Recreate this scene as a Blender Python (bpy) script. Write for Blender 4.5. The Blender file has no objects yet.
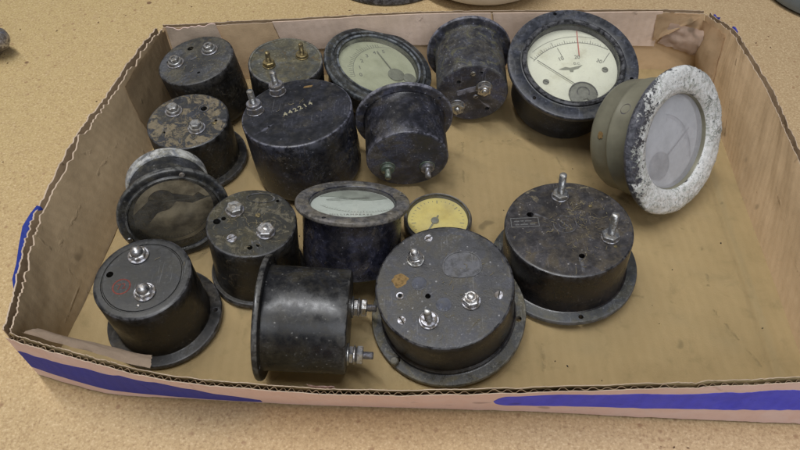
import bpy, bmesh, math, random
from mathutils import Vector, Matrix
from mathutils import noise as mn
random.seed(7)
PI = math.pi
scene = bpy.context.scene
COL = scene.collection
MM = 0.001

# ------------------------------------------------------------------ node helpers
def new_mat(name):
    m = bpy.data.materials.new(name)
    m.use_nodes = True
    nt = m.node_tree
    nt.nodes.clear()
    out = nt.nodes.new('ShaderNodeOutputMaterial')
    return m, nt, out

class NB:
    def __init__(s, nt):
        s.nt = nt
    def n(s, typ, **kw):
        nd = s.nt.nodes.new(typ)
        for k, v in kw.items():
            setattr(nd, k, v)
        return nd
    def link(s, a, b):
        s.nt.links.new(a, b)
    def setv(s, sock, v):
        if hasattr(v, 'is_output'):
            s.link(v, sock)
        else:
            sock.default_value = v
    def noise(s, vec, scale, detail=4, rough=0.55, dist=0.0):
        nd = s.n('ShaderNodeTexNoise')
        s.link(vec, nd.inputs['Vector'])
        nd.inputs['Scale'].default_value = scale
        nd.inputs['Detail'].default_value = detail
        nd.inputs['Roughness'].default_value = rough
        nd.inputs['Distortion'].default_value = dist
        return nd.outputs['Fac']
    def ramp(s, fac, lo, hi, a=0.0, b=1.0):
        nd = s.n('ShaderNodeMapRange')
        nd.interpolation_type = 'SMOOTHSTEP'
        s.setv(nd.inputs['Value'], fac)
        nd.inputs['From Min'].default_value = lo
        nd.inputs['From Max'].default_value = hi
        nd.inputs['To Min'].default_value = a
        nd.inputs['To Max'].default_value = b
        return nd.outputs['Result']
    def mix(s, fac, a, b, mode='MIX'):
        nd = s.n('ShaderNodeMix', data_type='RGBA', blend_type=mode)
        s.setv(nd.inputs[0], fac)
        for sock, v in ((nd.inputs[6], a), (nd.inputs[7], b)):
            if isinstance(v, tuple):
                sock.default_value = (v[0], v[1], v[2], 1)
            else:
                s.link(v, sock)
        return nd.outputs[2]
    def math(s, op, a, b=0.0, clamp=False):
        nd = s.n('ShaderNodeMath', operation=op)
        nd.use_clamp = clamp
        s.setv(nd.inputs[0], a)
        s.setv(nd.inputs[1], b)
        return nd.outputs[0]
    def objvec(s, rnd=True):
        tc = s.n('ShaderNodeTexCoord')
        v = tc.outputs['Object']
        if rnd:
            oi = s.n('ShaderNodeObjectInfo')
            sc = s.n('ShaderNodeVectorMath', operation='ADD')
            mu = s.math('MULTIPLY', oi.outputs['Random'], 7.3)
            cb = s.n('ShaderNodeCombineXYZ')
            s.link(mu, cb.inputs[0]); s.link(mu, cb.inputs[1]); s.link(mu, cb.inputs[2])
            s.link(v, sc.inputs[0]); s.link(cb.outputs[0], sc.inputs[1])
            v = sc.outputs[0]
        return v
    def bump(s, h, strength, dist, prev=None):
        nd = s.n('ShaderNodeBump')
        nd.inputs['Strength'].default_value = strength
        nd.inputs['Distance'].default_value = dist
        s.link(h, nd.inputs['Height'])
        if prev is not None:
            s.link(prev, nd.inputs['Normal'])
        return nd.outputs['Normal']
    def principled(s, out, color, rough, metal=0.0, normal=None, spec=0.5, trans=0.0, coat=0.0):
        p = s.n('ShaderNodeBsdfPrincipled')
        if isinstance(color, tuple):
            p.inputs['Base Color'].default_value = (color[0], color[1], color[2], 1)
        else:
            s.link(color, p.inputs['Base Color'])
        s.setv(p.inputs['Roughness'], rough)
        s.setv(p.inputs['Metallic'], metal)
        p.inputs['Specular IOR Level'].default_value = spec
        p.inputs['Coat Weight'].default_value = coat
        if normal is not None:
            s.link(normal, p.inputs['Normal'])
        if out is not None:
            s.link(p.outputs[0], out.inputs['Surface'])
        return p

def plastic(name, base, dust, amount, rough=(0.35, 0.7), crust=None, crust_amt=0.0, speck=0.3, bump=0.35, wear=(0.12, 0.12, 0.13), spec=0.5, coat=0.0):
    """old moulded case: base colour, dust film in clouds, crusted patches, fine pale grit and scratches"""
    m, nt, out = new_mat(name)
    b = NB(nt)
    v = b.objvec()
    n1 = b.noise(v, 55, 5, 0.6)
    n2 = b.noise(v, 230, 6, 0.65, 0.4)
    n3 = b.noise(v, 1500, 3, 0.6)
    n4 = b.noise(v, 90, 7, 0.72, 1.2)
    cl = b.math('ADD', b.math('MULTIPLY', n1, 0.5), b.math('MULTIPLY', n2, 0.5))
    T = 0.5 + (0.5 - amount) * 0.28
    f = b.ramp(cl, T - 0.13, T + 0.13, 0.06, 0.95)
    n8 = b.noise(v, 75, 5, 0.65, 0.8)
    dcol = b.mix(b.ramp(n8, 0.42, 0.58), (dust[0] * 0.82, dust[1] * 0.86, dust[2] * 1.02), (dust[0] * 1.18, dust[1] * 1.05, dust[2] * 0.72))
    c = b.mix(f, tuple(x * 0.6 for x in base), dcol)
    n5 = b.noise(v, 28, 3, 0.5, 0.6)
    c = b.mix(b.ramp(n5, 0.40, 0.62, 0.0, 0.45), c, tuple(x * 0.75 for x in base))
    n6 = b.noise(v, 620, 5, 0.75)
    c = b.mix(b.math('MULTIPLY', b.ramp(n6, 0.52, 0.64, 0.0, 0.6), b.ramp(n1, 0.44, 0.58, 0.05, 1.0)), c, tuple(min(1, x * 1.8 + 0.006) for x in dust))
    n7 = b.noise(v, 1100, 4, 0.8)
    c = b.mix(b.math('MULTIPLY', b.ramp(n7, 0.62, 0.70, 0.0, 0.6), b.ramp(n8, 0.50, 0.62, 0.0, 1.0)), c, tuple(min(1, x * 2.0 + 0.015) for x in dust))
    c = b.mix(b.ramp(n3, 0.35, 0.75, 0.0, 0.35), c, tuple(x * 0.45 for x in base))
    rg = b.ramp(cl, 0.35, 0.65, rough[0], rough[1])
    if crust:
        k = b.ramp(n4, 0.64 - crust_amt * 0.3, 0.70 - crust_amt * 0.3)
        k = b.math('MULTIPLY', k, b.ramp(n2, 0.3, 0.55, 0.35, 1.0))
        c = b.mix(k, c, crust)
        rg = b.math('MAXIMUM', rg, b.math('MULTIPLY', k, 0.9))
    # grit
    vo = b.n('ShaderNodeTexVoronoi')
    b.link(v, vo.inputs['Vector'])
    vo.inputs['Scale'].default_value = 340
    sp = b.ramp(vo.outputs['Distance'], 0.12, 0.22, 1.0, 0.0)
    sp = b.math('MULTIPLY', sp, b.ramp(n2, 0.50, 0.62, 0.0, speck))
    c = b.mix(sp, c, tuple(min(1, x * 2.2 + 0.10) for x in dust))
    # scratches: stretched noise
    mp = b.n('ShaderNodeMapping')
    mp.inputs['Scale'].default_value = (1.0, 0.05, 0.4)
    mp.inputs['Rotation'].default_value = (0.2, 0.1, 0.9)
    b.link(v, mp.inputs['Vector'])
    sc = b.noise(mp.outputs[0], 900, 2, 0.5)
    sc = b.math('MULTIPLY', b.ramp(sc, 0.64, 0.72), b.ramp(n1, 0.45, 0.58, 0.0, 0.7))
    c = b.mix(sc, c, tuple(x * 1.4 + 0.03 for x in dust))
    # worn edges
    ge = b.n('ShaderNodeNewGeometry')
    pw = b.ramp(ge.outputs['Pointiness'], 0.512, 0.57)
    pw = b.math('MULTIPLY', pw, b.ramp(n2, 0.40, 0.60, 0.1, 0.8))
    c = b.mix(pw, c, wear)
    hb = b.math('ADD', b.math('MULTIPLY', n2, 0.7), b.math('MULTIPLY', n3, 0.3))
    nm = b.bump(hb, bump, 0.0006)
    if crust:
        nm = b.bump(k, 0.5, 0.0005, nm)
    pr = b.principled(out, c, rg, 0.0, nm, spec, coat=coat)
    pr.inputs['Coat Roughness'].default_value = 0.12
    return m

def metal(name, col, rough=0.3, tarnish=(0.12, 0.10, 0.07), amt=0.4):
    m, nt, out = new_mat(name)
    b = NB(nt)
    v = b.objvec()
    n1 = b.noise(v, 300, 5, 0.65)
    n2 = b.noise(v, 1600, 3)
    f = b.ramp(n1, 0.58 - amt * 0.3, 0.68 - amt * 0.25)
    c = b.mix(f, col, tarnish)
    b.principled(out, c, b.ramp(n1, 0.3, 0.7, rough, min(1, rough + 0.35)), b.math('SUBTRACT', 1.0, b.math('MULTIPLY', f, 0.5)),
                 b.bump(n2, 0.25, 0.0002))
    return m

def plain(name, col, rough=0.7, var=0.25, scale=200, bump=0.15, metallic=0.0, spec=0.4):
    m, nt, out = new_mat(name)
    b = NB(nt)
    v = b.objvec()
    n1 = b.noise(v, scale, 5, 0.6)
    c = b.mix(b.ramp(n1, 0.3, 0.75), col, tuple(x * (1 - var) for x in col))
    b.principled(out, c, rough, metallic, b.bump(n1, bump, 0.0003), spec)
    return m

def dial_paper(name, col, stain, amt=0.3):
    m, nt, out = new_mat(name)
    b = NB(nt)
    v = b.objvec()
    n1 = b.noise(v, 60, 5, 0.6)
    n2 = b.noise(v, 420, 4, 0.6)
    c = b.mix(b.ramp(n1, 0.6 - amt * 0.35, 0.85 - amt * 0.2), col, stain)
    c = b.mix(b.ramp(n2, 0.62, 0.72, 0, 0.4), c, stain)
    b.principled(out, c, 0.75)
    return m

def glass_mat(name, dirt_glare=(0.5, 0.48, 0.42), amt=0.12, tint=(0.96, 0.97, 0.95), rough=0.06, even=False):
    m, nt, out = new_mat(name)
    b = NB(nt)
    v = b.objvec()
    n1 = b.noise(v, 70, 5, 0.65)
    n2 = b.noise(v, 700, 3)
    tr = b.n('ShaderNodeBsdfTransparent')
    tr.inputs[0].default_value = (*tint, 1)
    gl = b.n('ShaderNodeBsdfGlossy')
    gl.inputs['Roughness'].default_value = rough
    fr = b.n('ShaderNodeFresnel')
    fr.inputs[0].default_value = 1.52
    mx = b.n('ShaderNodeMixShader')
    b.link(fr.outputs[0], mx.inputs[0]); b.link(tr.outputs[0], mx.inputs[1]); b.link(gl.outputs[0], mx.inputs[2])
    df = b.n('ShaderNodeBsdfDiffuse')
    df.inputs[0].default_value = (*dirt_glare, 1)  # diffuse film: dust on most glasses, painted white reflection on meter I
    f = b.math('ADD', b.ramp(n1, 0.3, 0.8, amt * (0.85 if even else 0.4), amt * (1.25 if even else 1.8)), b.ramp(n2, 0.62, 0.7, 0, 0.0 if even else amt * 0.7))
    m2 = b.n('ShaderNodeMixShader')
    b.link(f, m2.inputs[0]); b.link(mx.outputs[0], m2.inputs[1]); b.link(df.outputs[0], m2.inputs[2])
    b.link(m2.outputs[0], out.inputs['Surface'])
    return m

def cardboard(name, col, dark, stripe=0.05, stains=0.3, speck=0.2, pitch=0.0062, tint=None):
    m, nt, out = new_mat(name)
    b = NB(nt)
    tc = b.n('ShaderNodeTexCoord')
    uv = b.n('ShaderNodeUVMap')
    v = tc.outputs['Object']
    big = b.noise(v, 14, 4, 0.6)
    mid = b.noise(v, 75, 6, 0.65, 0.5)
    fine = b.noise(v, 900, 4, 0.7)
    mp = b.n('ShaderNodeMapping')
    mp.inputs['Scale'].default_value = (1, 0.45, 1)
    b.link(uv.outputs[0], mp.inputs['Vector'])
    fib = b.noise(mp.outputs[0], 700, 3, 0.6)
    sx = b.n('ShaderNodeSeparateXYZ')
    b.link(uv.outputs[0], sx.inputs[0])
    wob = b.math('ADD', sx.outputs[0], b.math('MULTIPLY', mid, 0.0015))
    wv = b.math('SINE', b.math('MULTIPLY', wob, 2 * PI / pitch))
    wv01 = b.ramp(wv, -1, 1)
    c = b.mix(b.ramp(big, 0.35, 0.7, 0, 0.55), col, dark)
    c = b.mix(b.ramp(mid, 0.5, 0.8, 0, stains), c, tuple(x * 0.55 for x in dark))
    c = b.mix(b.math('MULTIPLY', wv01, stripe), c, dark)
    c = b.mix(b.ramp(fib, 0.3, 0.75, 0.0, speck * 0.5), c, tuple(x * 0.6 for x in col))
    c = b.mix(b.ramp(fine, 0.66, 0.76, 0, 0.35), c, tuple(x * 0.35 for x in dark))
    if tint:
        c = b.mix(b.ramp(mid, 0.35, 0.65, 0, 0.4), c, tint)
    h = b.math('ADD', b.math('MULTIPLY', fine, 0.4), b.math('MULTIPLY', mid, 0.6))
    vo = b.n('ShaderNodeTexVoronoi'); vo.feature = 'DISTANCE_TO_EDGE'
    b.link(v, vo.inputs['Vector']); vo.inputs['Scale'].default_value = 9
    cr = b.math('MULTIPLY', b.ramp(vo.outputs['Distance'], 0.0, 0.012, 1, 0), b.ramp(mid, 0.52, 0.60, 0, 1))
    c = b.mix(b.math('MULTIPLY', cr, 0.35), c, tuple(x * 0.6 for x in dark))
    spots = b.noise(v, 38, 2, 0.5)
    c = b.mix(b.ramp(spots, 0.70, 0.75, 0, 0.55), c, tuple(x * 0.4 for x in dark))
    nm = b.bump(wv01, 0.14, 0.00035)
    nm = b.bump(cr, 0.4, 0.0008, nm)
    nm = b.bump(big, 0.5, 0.006, nm)
    nm = b.bump(h, 0.35, 0.0012, nm)
    b.principled(out, c, b.ramp(mid, 0.3, 0.7, 0.62, 0.85), 0, nm, 0.3)
    return m

# ------------------------------------------------------------------ object helpers
def link_mesh(name, bm, mats, parent=None, smooth=35, mw=None):
    me = bpy.data.meshes.new(name)
    bmesh.ops.recalc_face_normals(bm, faces=bm.faces)
    bm.to_mesh(me)
    bm.free()
    for m in (mats if isinstance(mats, (list, tuple)) else [mats]):
        me.materials.append(m)
    for p in me.polygons:
        p.use_smooth = True
    me.set_sharp_from_angle(angle=math.radians(smooth))
    o = bpy.data.objects.new(name, me)
    COL.objects.link(o)
    if parent is not None:
        o.parent = parent
    if mw is not None:
        o.matrix_local = mw
    return o

def tag(o, label=None, cat=None, group=None, kind=None):
    if label: o['label'] = label
    if cat: o['category'] = cat
    if group: o['group'] = group
    if kind: o['kind'] = kind
    return o

def lathe(bm, prof, seg=96, mat=0, cx=0, cy=0, endmat=None, wob=0.0, seed=0):
    """prof in mm (r,z); closed with poles where r == 0; endmat: f(r,z of strip mid) -> material index"""
    rings = []
    for (r, z) in prof:
        if r <= 1e-6:
            rings.append([bm.verts.new((cx * MM, cy * MM, z * MM))])
        else:
            ring = []
            for i in range(seg):
                a = 2 * PI * i / seg
                rr = r
                if wob:
                    rr += wob * mn.noise(Vector((math.cos(a) * 2.2 + seed, math.sin(a) * 2.2, z * 0.12)))
                ring.append(bm.verts.new(((cx + rr * math.cos(a)) * MM, (cy + rr * math.sin(a)) * MM, z * MM)))
            rings.append(ring)
    for k in range(len(rings) - 1):
        A, B = rings[k], rings[k + 1]
        r0, z0 = prof[k]; r1, z1 = prof[k + 1]
        mi = mat if endmat is None else endmat((r0 + r1) / 2, (z0 + z1) / 2)
        for i in range(seg):
            j = (i + 1) % seg
            if len(A) == 1 and len(B) == 1:
                break
            if len(A) == 1:
                f = bm.faces.new((A[0], B[i], B[j]))
            elif len(B) == 1:
                f = bm.faces.new((A[i], A[j], B[0]))
            else:
                f = bm.faces.new((A[i], A[j], B[j], B[i]))
            f.material_index = mi
    return rings

def hexprism(bm, cx, cy, z0, z1, af, rot=0.0, mat=0, ch=0.5):
    """hex nut, af = across corners /2 in mm, chamfered"""
    prof = [(af - ch, z0), (af, z0 + ch * 0.7), (af, z1 - ch * 0.7), (af - ch, z1)]
    rings = []
    for r, z in prof:
        rings.append([bm.verts.new(((cx + r * math.cos(rot + i * PI / 3)) * MM, (cy + r * math.sin(rot + i * PI / 3)) * MM, z * MM)) for i in range(6)])
    for A, B in zip(rings, rings[1:]):
        for i in range(6):
            j = (i + 1) % 6
            bm.faces.new((A[i], A[j], B[j], B[i])).material_index = mat
    bm.faces.new(rings[0][::-1]).material_index = mat
    bm.faces.new(rings[-1]).material_index = mat

def box(bm, x0, x1, y0, y1, z0, z1, mat=0, rot=0.0, c=(0, 0)):
    vs = []
    for z in (z0, z1):
        for x, y in ((x0, y0), (x1, y0), (x1, y1), (x0, y1)):
            X = c[0] + x * math.cos(rot) - y * math.sin(rot)
            Y = c[1] + x * math.sin(rot) + y * math.cos(rot)
            vs.append(bm.verts.new((X * MM, Y * MM, z * MM)))
    for f in ((0, 3, 2, 1), (4, 5, 6, 7), (0, 1, 5, 4), (1, 2, 6, 5), (2, 3, 7, 6), (3, 0, 4, 7)):
        bm.faces.new([vs[i] for i in f]).material_index = mat

def flatpoly(bm, pts, z, t=0.12, mat=0):
    """thin solid from 2D outline (mm)"""
    a = [bm.verts.new((x * MM, y * MM, z * MM)) for x, y in pts]
    b2 = [bm.verts.new((x * MM, y * MM, (z + t) * MM)) for x, y in pts]
    n = len(pts)
    bm.faces.new(a[::-1]).material_index = mat
    bm.faces.new(b2).material_index = mat
    for i in range(n):
        j = (i + 1) % n
        bm.faces.new((a[i], a[j], b2[j], b2[i])).material_index = mat

def arc_band(bm, cx, cy, r0, r1, a0, a1, z, t=0.1, n=40):
    """band between radii, angles degrees"""
    pts = [(cx + r1 * math.cos(math.radians(a0 + (a1 - a0) * i / n)), cy + r1 * math.sin(math.radians(a0 + (a1 - a0) * i / n))) for i in range(n + 1)]
    pin = [(cx + r0 * math.cos(math.radians(a0 + (a1 - a0) * i / n)), cy + r0 * math.sin(math.radians(a0 + (a1 - a0) * i / n))) for i in range(n + 1)]
    for i in range(n):
        flatpoly(bm, [pin[i], pin[i + 1], pts[i + 1], pts[i]], z, t)

def ray_tick(bm, cx, cy, r0, r1, ang, w, z, t=0.1):
    a = math.radians(ang)
    d = (math.cos(a), math.sin(a)); q = (-d[1], d[0])
    flatpoly(bm, [(cx + d[0] * r0 - q[0] * w / 2, cy + d[1] * r0 - q[1] * w / 2), (cx + d[0] * r1 - q[0] * w / 2, cy + d[1] * r1 - q[1] * w / 2),
                  (cx + d[0] * r1 + q[0] * w / 2, cy + d[1] * r1 + q[1] * w / 2), (cx + d[0] * r0 + q[0] * w / 2, cy + d[1] * r0 + q[1] * w / 2)], z, t)

def text_mesh(name, s, size, mat, parent, loc, rot=0.0, flip=False, ext=0.06, spacing=1.0, bold=0.0):
    cu = bpy.data.curves.new(name, 'FONT')
    cu.body = s
    cu.size = size * MM
    cu.extrude = ext * MM
    cu.offset = bold * MM
    cu.space_character = spacing
    cu.align_x = 'CENTER'; cu.align_y = 'CENTER'
    cu.resolution_u = 3
    tmp = bpy.data.objects.new('tmp_text', cu)
    COL.objects.link(tmp)
    dg = bpy.context.evaluated_depsgraph_get()
    me = bpy.data.meshes.new_from_object(tmp.evaluated_get(dg))
    bpy.data.objects.remove(tmp)
    me.name = name
    me.materials.clear(); me.materials.append(mat)
    o = bpy.data.objects.new(name, me)
    COL.objects.link(o)
    o.parent = parent
    M = Matrix.Translation(Vector(loc) * MM) @ (Matrix.Rotation(PI, 4, 'X') if flip else Matrix.Identity(4)) @ Matrix.Rotation(rot, 4, 'Z')
    o.matrix_local = M
    return o

def carve(o, cutters):
    """cut holes: cutters = list of (x, y, z0, z1, r) mm, vertical cylinders in the local frame"""
    if not cutters:
        return
    bm = bmesh.new()
    for (x, y, z0, z1, r) in cutters:
        lathe(bm, [(0, z0), (r, z0), (r, z1), (0, z1)], 20, 0, x, y)
    bmesh.ops.recalc_face_normals(bm, faces=bm.faces)
    me = bpy.data.meshes.new('cut'); bm.to_mesh(me); bm.free()
    c = bpy.data.objects.new('cut', me); COL.objects.link(c)
    md = o.modifiers.new('b', 'BOOLEAN'); md.operation = 'DIFFERENCE'; md.solver = 'EXACT'; md.object = c
    # both in identity space while cutting
    dg = bpy.context.evaluated_depsgraph_get()
    new = bpy.data.meshes.new_from_object(o.evaluated_get(dg))
    o.modifiers.clear()
    old = o.data
    if len(new.polygons) > 50:
        new.name = old.name
        o.data = new
        bpy.data.meshes.remove(old)
        o.data.set_sharp_from_angle(angle=math.radians(35))
    bpy.data.objects.remove(c); bpy.data.meshes.remove(me)

# ------------------------------------------------------------------ materials
M = {}
M['black_L'] = plastic('black_smooth_end', (0.016, 0.016, 0.016), (0.036, 0.036, 0.035), 0.38, (0.34, 0.55), speck=0.3, bump=0.15)
M['black_L_side'] = plastic('black_brown_side', (0.009, 0.008, 0.007), (0.030, 0.025, 0.019), 0.35, (0.28, 0.55), speck=0.25, bump=0.15)
M['crust_K'] = plastic('crusted_end', (0.022, 0.021, 0.016), (0.070, 0.066, 0.048), 0.5, (0.6, 0.9), (0.125, 0.11, 0.075), 0.35, 0.5, 0.9)
M['crust_side'] = plastic('grimy_side', (0.010, 0.009, 0.008), (0.036, 0.032, 0.025), 0.38, (0.32, 0.65), (0.075, 0.06, 0.038), 0.16, 0.4, 0.4)
M['dust_P'] = plastic('grey_dusty_end', (0.040, 0.039, 0.041), (0.100, 0.098, 0.099), 0.5, (0.40, 0.7), None, 0, 0.8, 0.4)
M['side_P'] = plastic('dark_plum_side', (0.008, 0.007, 0.008), (0.024, 0.019, 0.018), 0.35, (0.24, 0.45), (0.045, 0.035, 0.024), 0.05, 0.35, 0.15)
M['flange_P'] = plastic('weathered_flange', (0.050, 0.048, 0.042), (0.15, 0.145, 0.125), 0.5, (0.45, 0.75), (0.10, 0.095, 0.07), 0.2, 0.5, 0.6, (0.2, 0.19, 0.16))
M['dust_Q'] = plastic('brown_dusty_end', (0.031, 0.028, 0.029), (0.073, 0.064, 0.058), 0.45, (0.38, 0.7), (0.20, 0.165, 0.10), 0.12, 0.9, 0.4)
M['flange_Q'] = plastic('slate_flange', (0.040, 0.042, 0.042), (0.105, 0.108, 0.105), 0.5, (0.42, 0.7), None, 0, 0.5)
M['navy_D'] = plastic('navy_end', (0.013, 0.014, 0.018), (0.034, 0.034, 0.042), 0.4, (0.4, 0.65), None, 0, 0.6, 0.25, (0.10, 0.10, 0.13))
M['navy_sheen_side'] = plastic('navy_sheen_side', (0.013, 0.0135, 0.018), (0.054, 0.054, 0.064), 0.40, (0.26, 0.48), (0.085, 0.07, 0.05), 0.18, 0.7, 0.25, (0.26, 0.26, 0.32))  # bluish sheen of the case side is put into these colours
M['grey_A'] = plastic('grey_end', (0.042, 0.042, 0.042), (0.100, 0.098, 0.092), 0.5, (0.5, 0.8), (0.085, 0.070, 0.045), 0.2, 0.4, 0.5)
M['patch_B'] = plastic('patchy_end', (0.030, 0.032, 0.038), (0.062, 0.063, 0.066), 0.4, (0.45, 0.8), (0.185, 0.15, 0.095), 0.55, 0.5, 0.8)
M['olive_C'] = plastic('olive_dust_end', (0.060, 0.060, 0.047), (0.135, 0.130, 0.100), 0.55, (0.6, 0.85), (0.10, 0.075, 0.04), 0.18, 0.6, 0.5, (0.25, 0.24, 0.2))
M['violet_F'] = plastic('violet_dust', (0.034, 0.034, 0.044), (0.120, 0.119, 0.148), 0.5, (0.40, 0.7), None, 0, 0.8, 0.35, (0.27, 0.27, 0.32))
M['violet_F_side'] = plastic('violet_side', (0.014, 0.014, 0.018), (0.066, 0.065, 0.080), 0.36, (0.28, 0.5), (0.13, 0.13, 0.15), 0.05, 0.8, 0.3, (0.25, 0.25, 0.31))
M['olive_G_side'] = plastic('olive_stained_side', (0.028, 0.027, 0.033), (0.12, 0.12, 0.125), 0.5, (0.4, 0.75), (0.11, 0.105, 0.065), 0.3, 0.6, 0.6)
M['bezel_H'] = plastic('slate_blue_bezel', (0.020, 0.023, 0.031), (0.062, 0.067, 0.082), 0.42, (0.34, 0.6), None, 0, 0.4, 0.3, (0.14, 0.14, 0.16))
M['gloss_black'] = plastic('gloss_black', (0.010, 0.010, 0.011), (0.030, 0.030, 0.030), 0.3, (0.18, 0.4), None, 0, 0.2, 0.15)
M['bezel_E'] = plastic('green_grey_bezel', (0.020, 0.022, 0.023), (0.072, 0.076, 0.080), 0.42, (0.33, 0.6), None, 0, 0.6, 0.35, (0.2, 0.22, 0.24))
M['olive_I'] = plain('olive_grey_metal_paint', (0.225, 0.212, 0.150), 0.40, 0.30, 55, 0.12, spec=0.5)
M['flange_J'] = plastic('charcoal_ring', (0.024, 0.025, 0.026), (0.075, 0.075, 0.075), 0.42, (0.33, 0.6), None, 0, 0.6, 0.3, (0.18, 0.18, 0.17))
M['side_M'] = plastic('dusty_dark_side', (0.011, 0.011, 0.012), (0.040, 0.038, 0.034), 0.45, (0.24, 0.48), None, 0, 1.0, 0.06, (0.13, 0.125, 0.115))
M['flange_N'] = plastic('taupe_flange', (0.060, 0.058, 0.057), (0.150, 0.142, 0.130), 0.5, (0.40, 0.7), None, 0, 0.6, 0.5, (0.22, 0.2, 0.18))
M['side_N'] = plastic('plum_sheen_side', (0.012, 0.012, 0.018), (0.042, 0.041, 0.058), 0.42, (0.18, 0.42), (0.09, 0.07, 0.05), 0.08, 0.6, 0.2)  # violet-blue sheen on the body is painted in as tint
M['brass_O'] = plastic('dull_gauge_ring', (0.045, 0.042, 0.038), (0.11, 0.10, 0.085), 0.4, (0.3, 0.5), None, 0, 0.3, 0.3)
M['zinc'] = metal('zinc', (0.50, 0.50, 0.49), 0.32, (0.20, 0.18, 0.15), 0.45)
M['steel'] = metal('bright_steel', (0.62, 0.61, 0.60), 0.24, (0.22, 0.19, 0.16), 0.32)
M['dull'] = metal('dull_zinc', (0.46, 0.46, 0.50), 0.4, (0.16, 0.14, 0.12), 0.5)
M['brass'] = metal('tarnished_brass', (0.42, 0.33, 0.16), 0.4, (0.12, 0.095, 0.05), 0.5)
M['verdigris'] = metal('green_tinged_brass', (0.36, 0.38, 0.33), 0.45, (0.13, 0.17, 0.13), 0.6)
M['hole'] = plain('dark_hole', (0.008, 0.008, 0.008), 0.9)
M['rust'] = plain('rust', (0.27, 0.17, 0.065), 0.95, 0.6, 600, 0.8)
M['redmark'] = plain('dull_red_ink', (0.22, 0.05, 0.035), 0.8, 0.5, 700)
M['redline'] = plain('red_ink', (0.60, 0.20, 0.17), 0.8, 0.2)
M['ink'] = plain('faded_ink', (0.20, 0.20, 0.185), 0.8, 0.4, 600)
M['ink_pale'] = plain('pale_ink', (0.30, 0.30, 0.25), 0.8, 0.3)
M['stamp'] = plain('cream_stamp', (0.36, 0.33, 0.22), 0.85, 0.35, 900)
M['blue_dimple'] = plastic('slate_dimple', (0.055, 0.058, 0.072), (0.10, 0.105, 0.125), 0.6, (0.5, 0.8))
M['grey_print'] = plain('grey_print', (0.16, 0.16, 0.155), 0.8, 0.4, 900)
M['paper_H'] = dial_paper('cream_dial', (0.80, 0.79, 0.67), (0.56, 0.53, 0.40), 0.3)
M['paper_E'] = dial_paper('olive_dial', (0.50, 0.505, 0.37), (0.37, 0.375, 0.26), 0.45)
M['paper_N'] = dial_paper('mint_dial', (0.67, 0.71, 0.68), (0.48, 0.51, 0.48), 0.3)
M['paper_O'] = dial_paper('yellow_dial', (0.68, 0.57, 0.20), (0.52, 0.41, 0.13), 0.45)
M['paper_J'] = dial_paper('tan_dial', (0.74, 0.63, 0.44), (0.13, 0.10, 0.065), 0.75)
M['paper_I'] = dial_paper('hazy_dial', (0.75, 0.75, 0.76), (0.50, 0.50, 0.50), 0.3)
M['glass'] = glass_mat('dusty_glass', (0.50, 0.48, 0.42), 0.10)
M['glass_E'] = glass_mat('dusty_glass_olive', (0.46, 0.47, 0.36), 0.16, rough=0.15)
M['glass_J'] = glass_mat('dirty_glass', (0.40, 0.36, 0.27), 0.13, (0.97, 0.96, 0.93), 0.06)
M['glass_I'] = glass_mat('white_glare_glass', (0.88, 0.88, 0.94), 0.32, rough=0.12, even=True)  # white reflection put into the glass as an even diffuse film
M['cap_J'] = plastic('silvery_worn_paint', (0.16, 0.165, 0.165), (0.36, 0.37, 0.37), 0.5, (0.35, 0.6), (0.05, 0.05, 0.05), 0.25, 0.5, 0.4, (0.6, 0.6, 0.58))
M['cover_J'] = plastic('brown_grey_cover', (0.07, 0.06, 0.05), (0.16, 0.14, 0.11), 0.5, (0.4, 0.7), (0.30, 0.24, 0.15), 0.35)
M['plate_N'] = plain('green_grey_plate', (0.42, 0.45, 0.41), 0.5, 0.35, 120, 0.2)
M['mech'] = plain('grey_movement_cover', (0.22, 0.22, 0.19), 0.5, 0.4, 300, 0.4)

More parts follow.
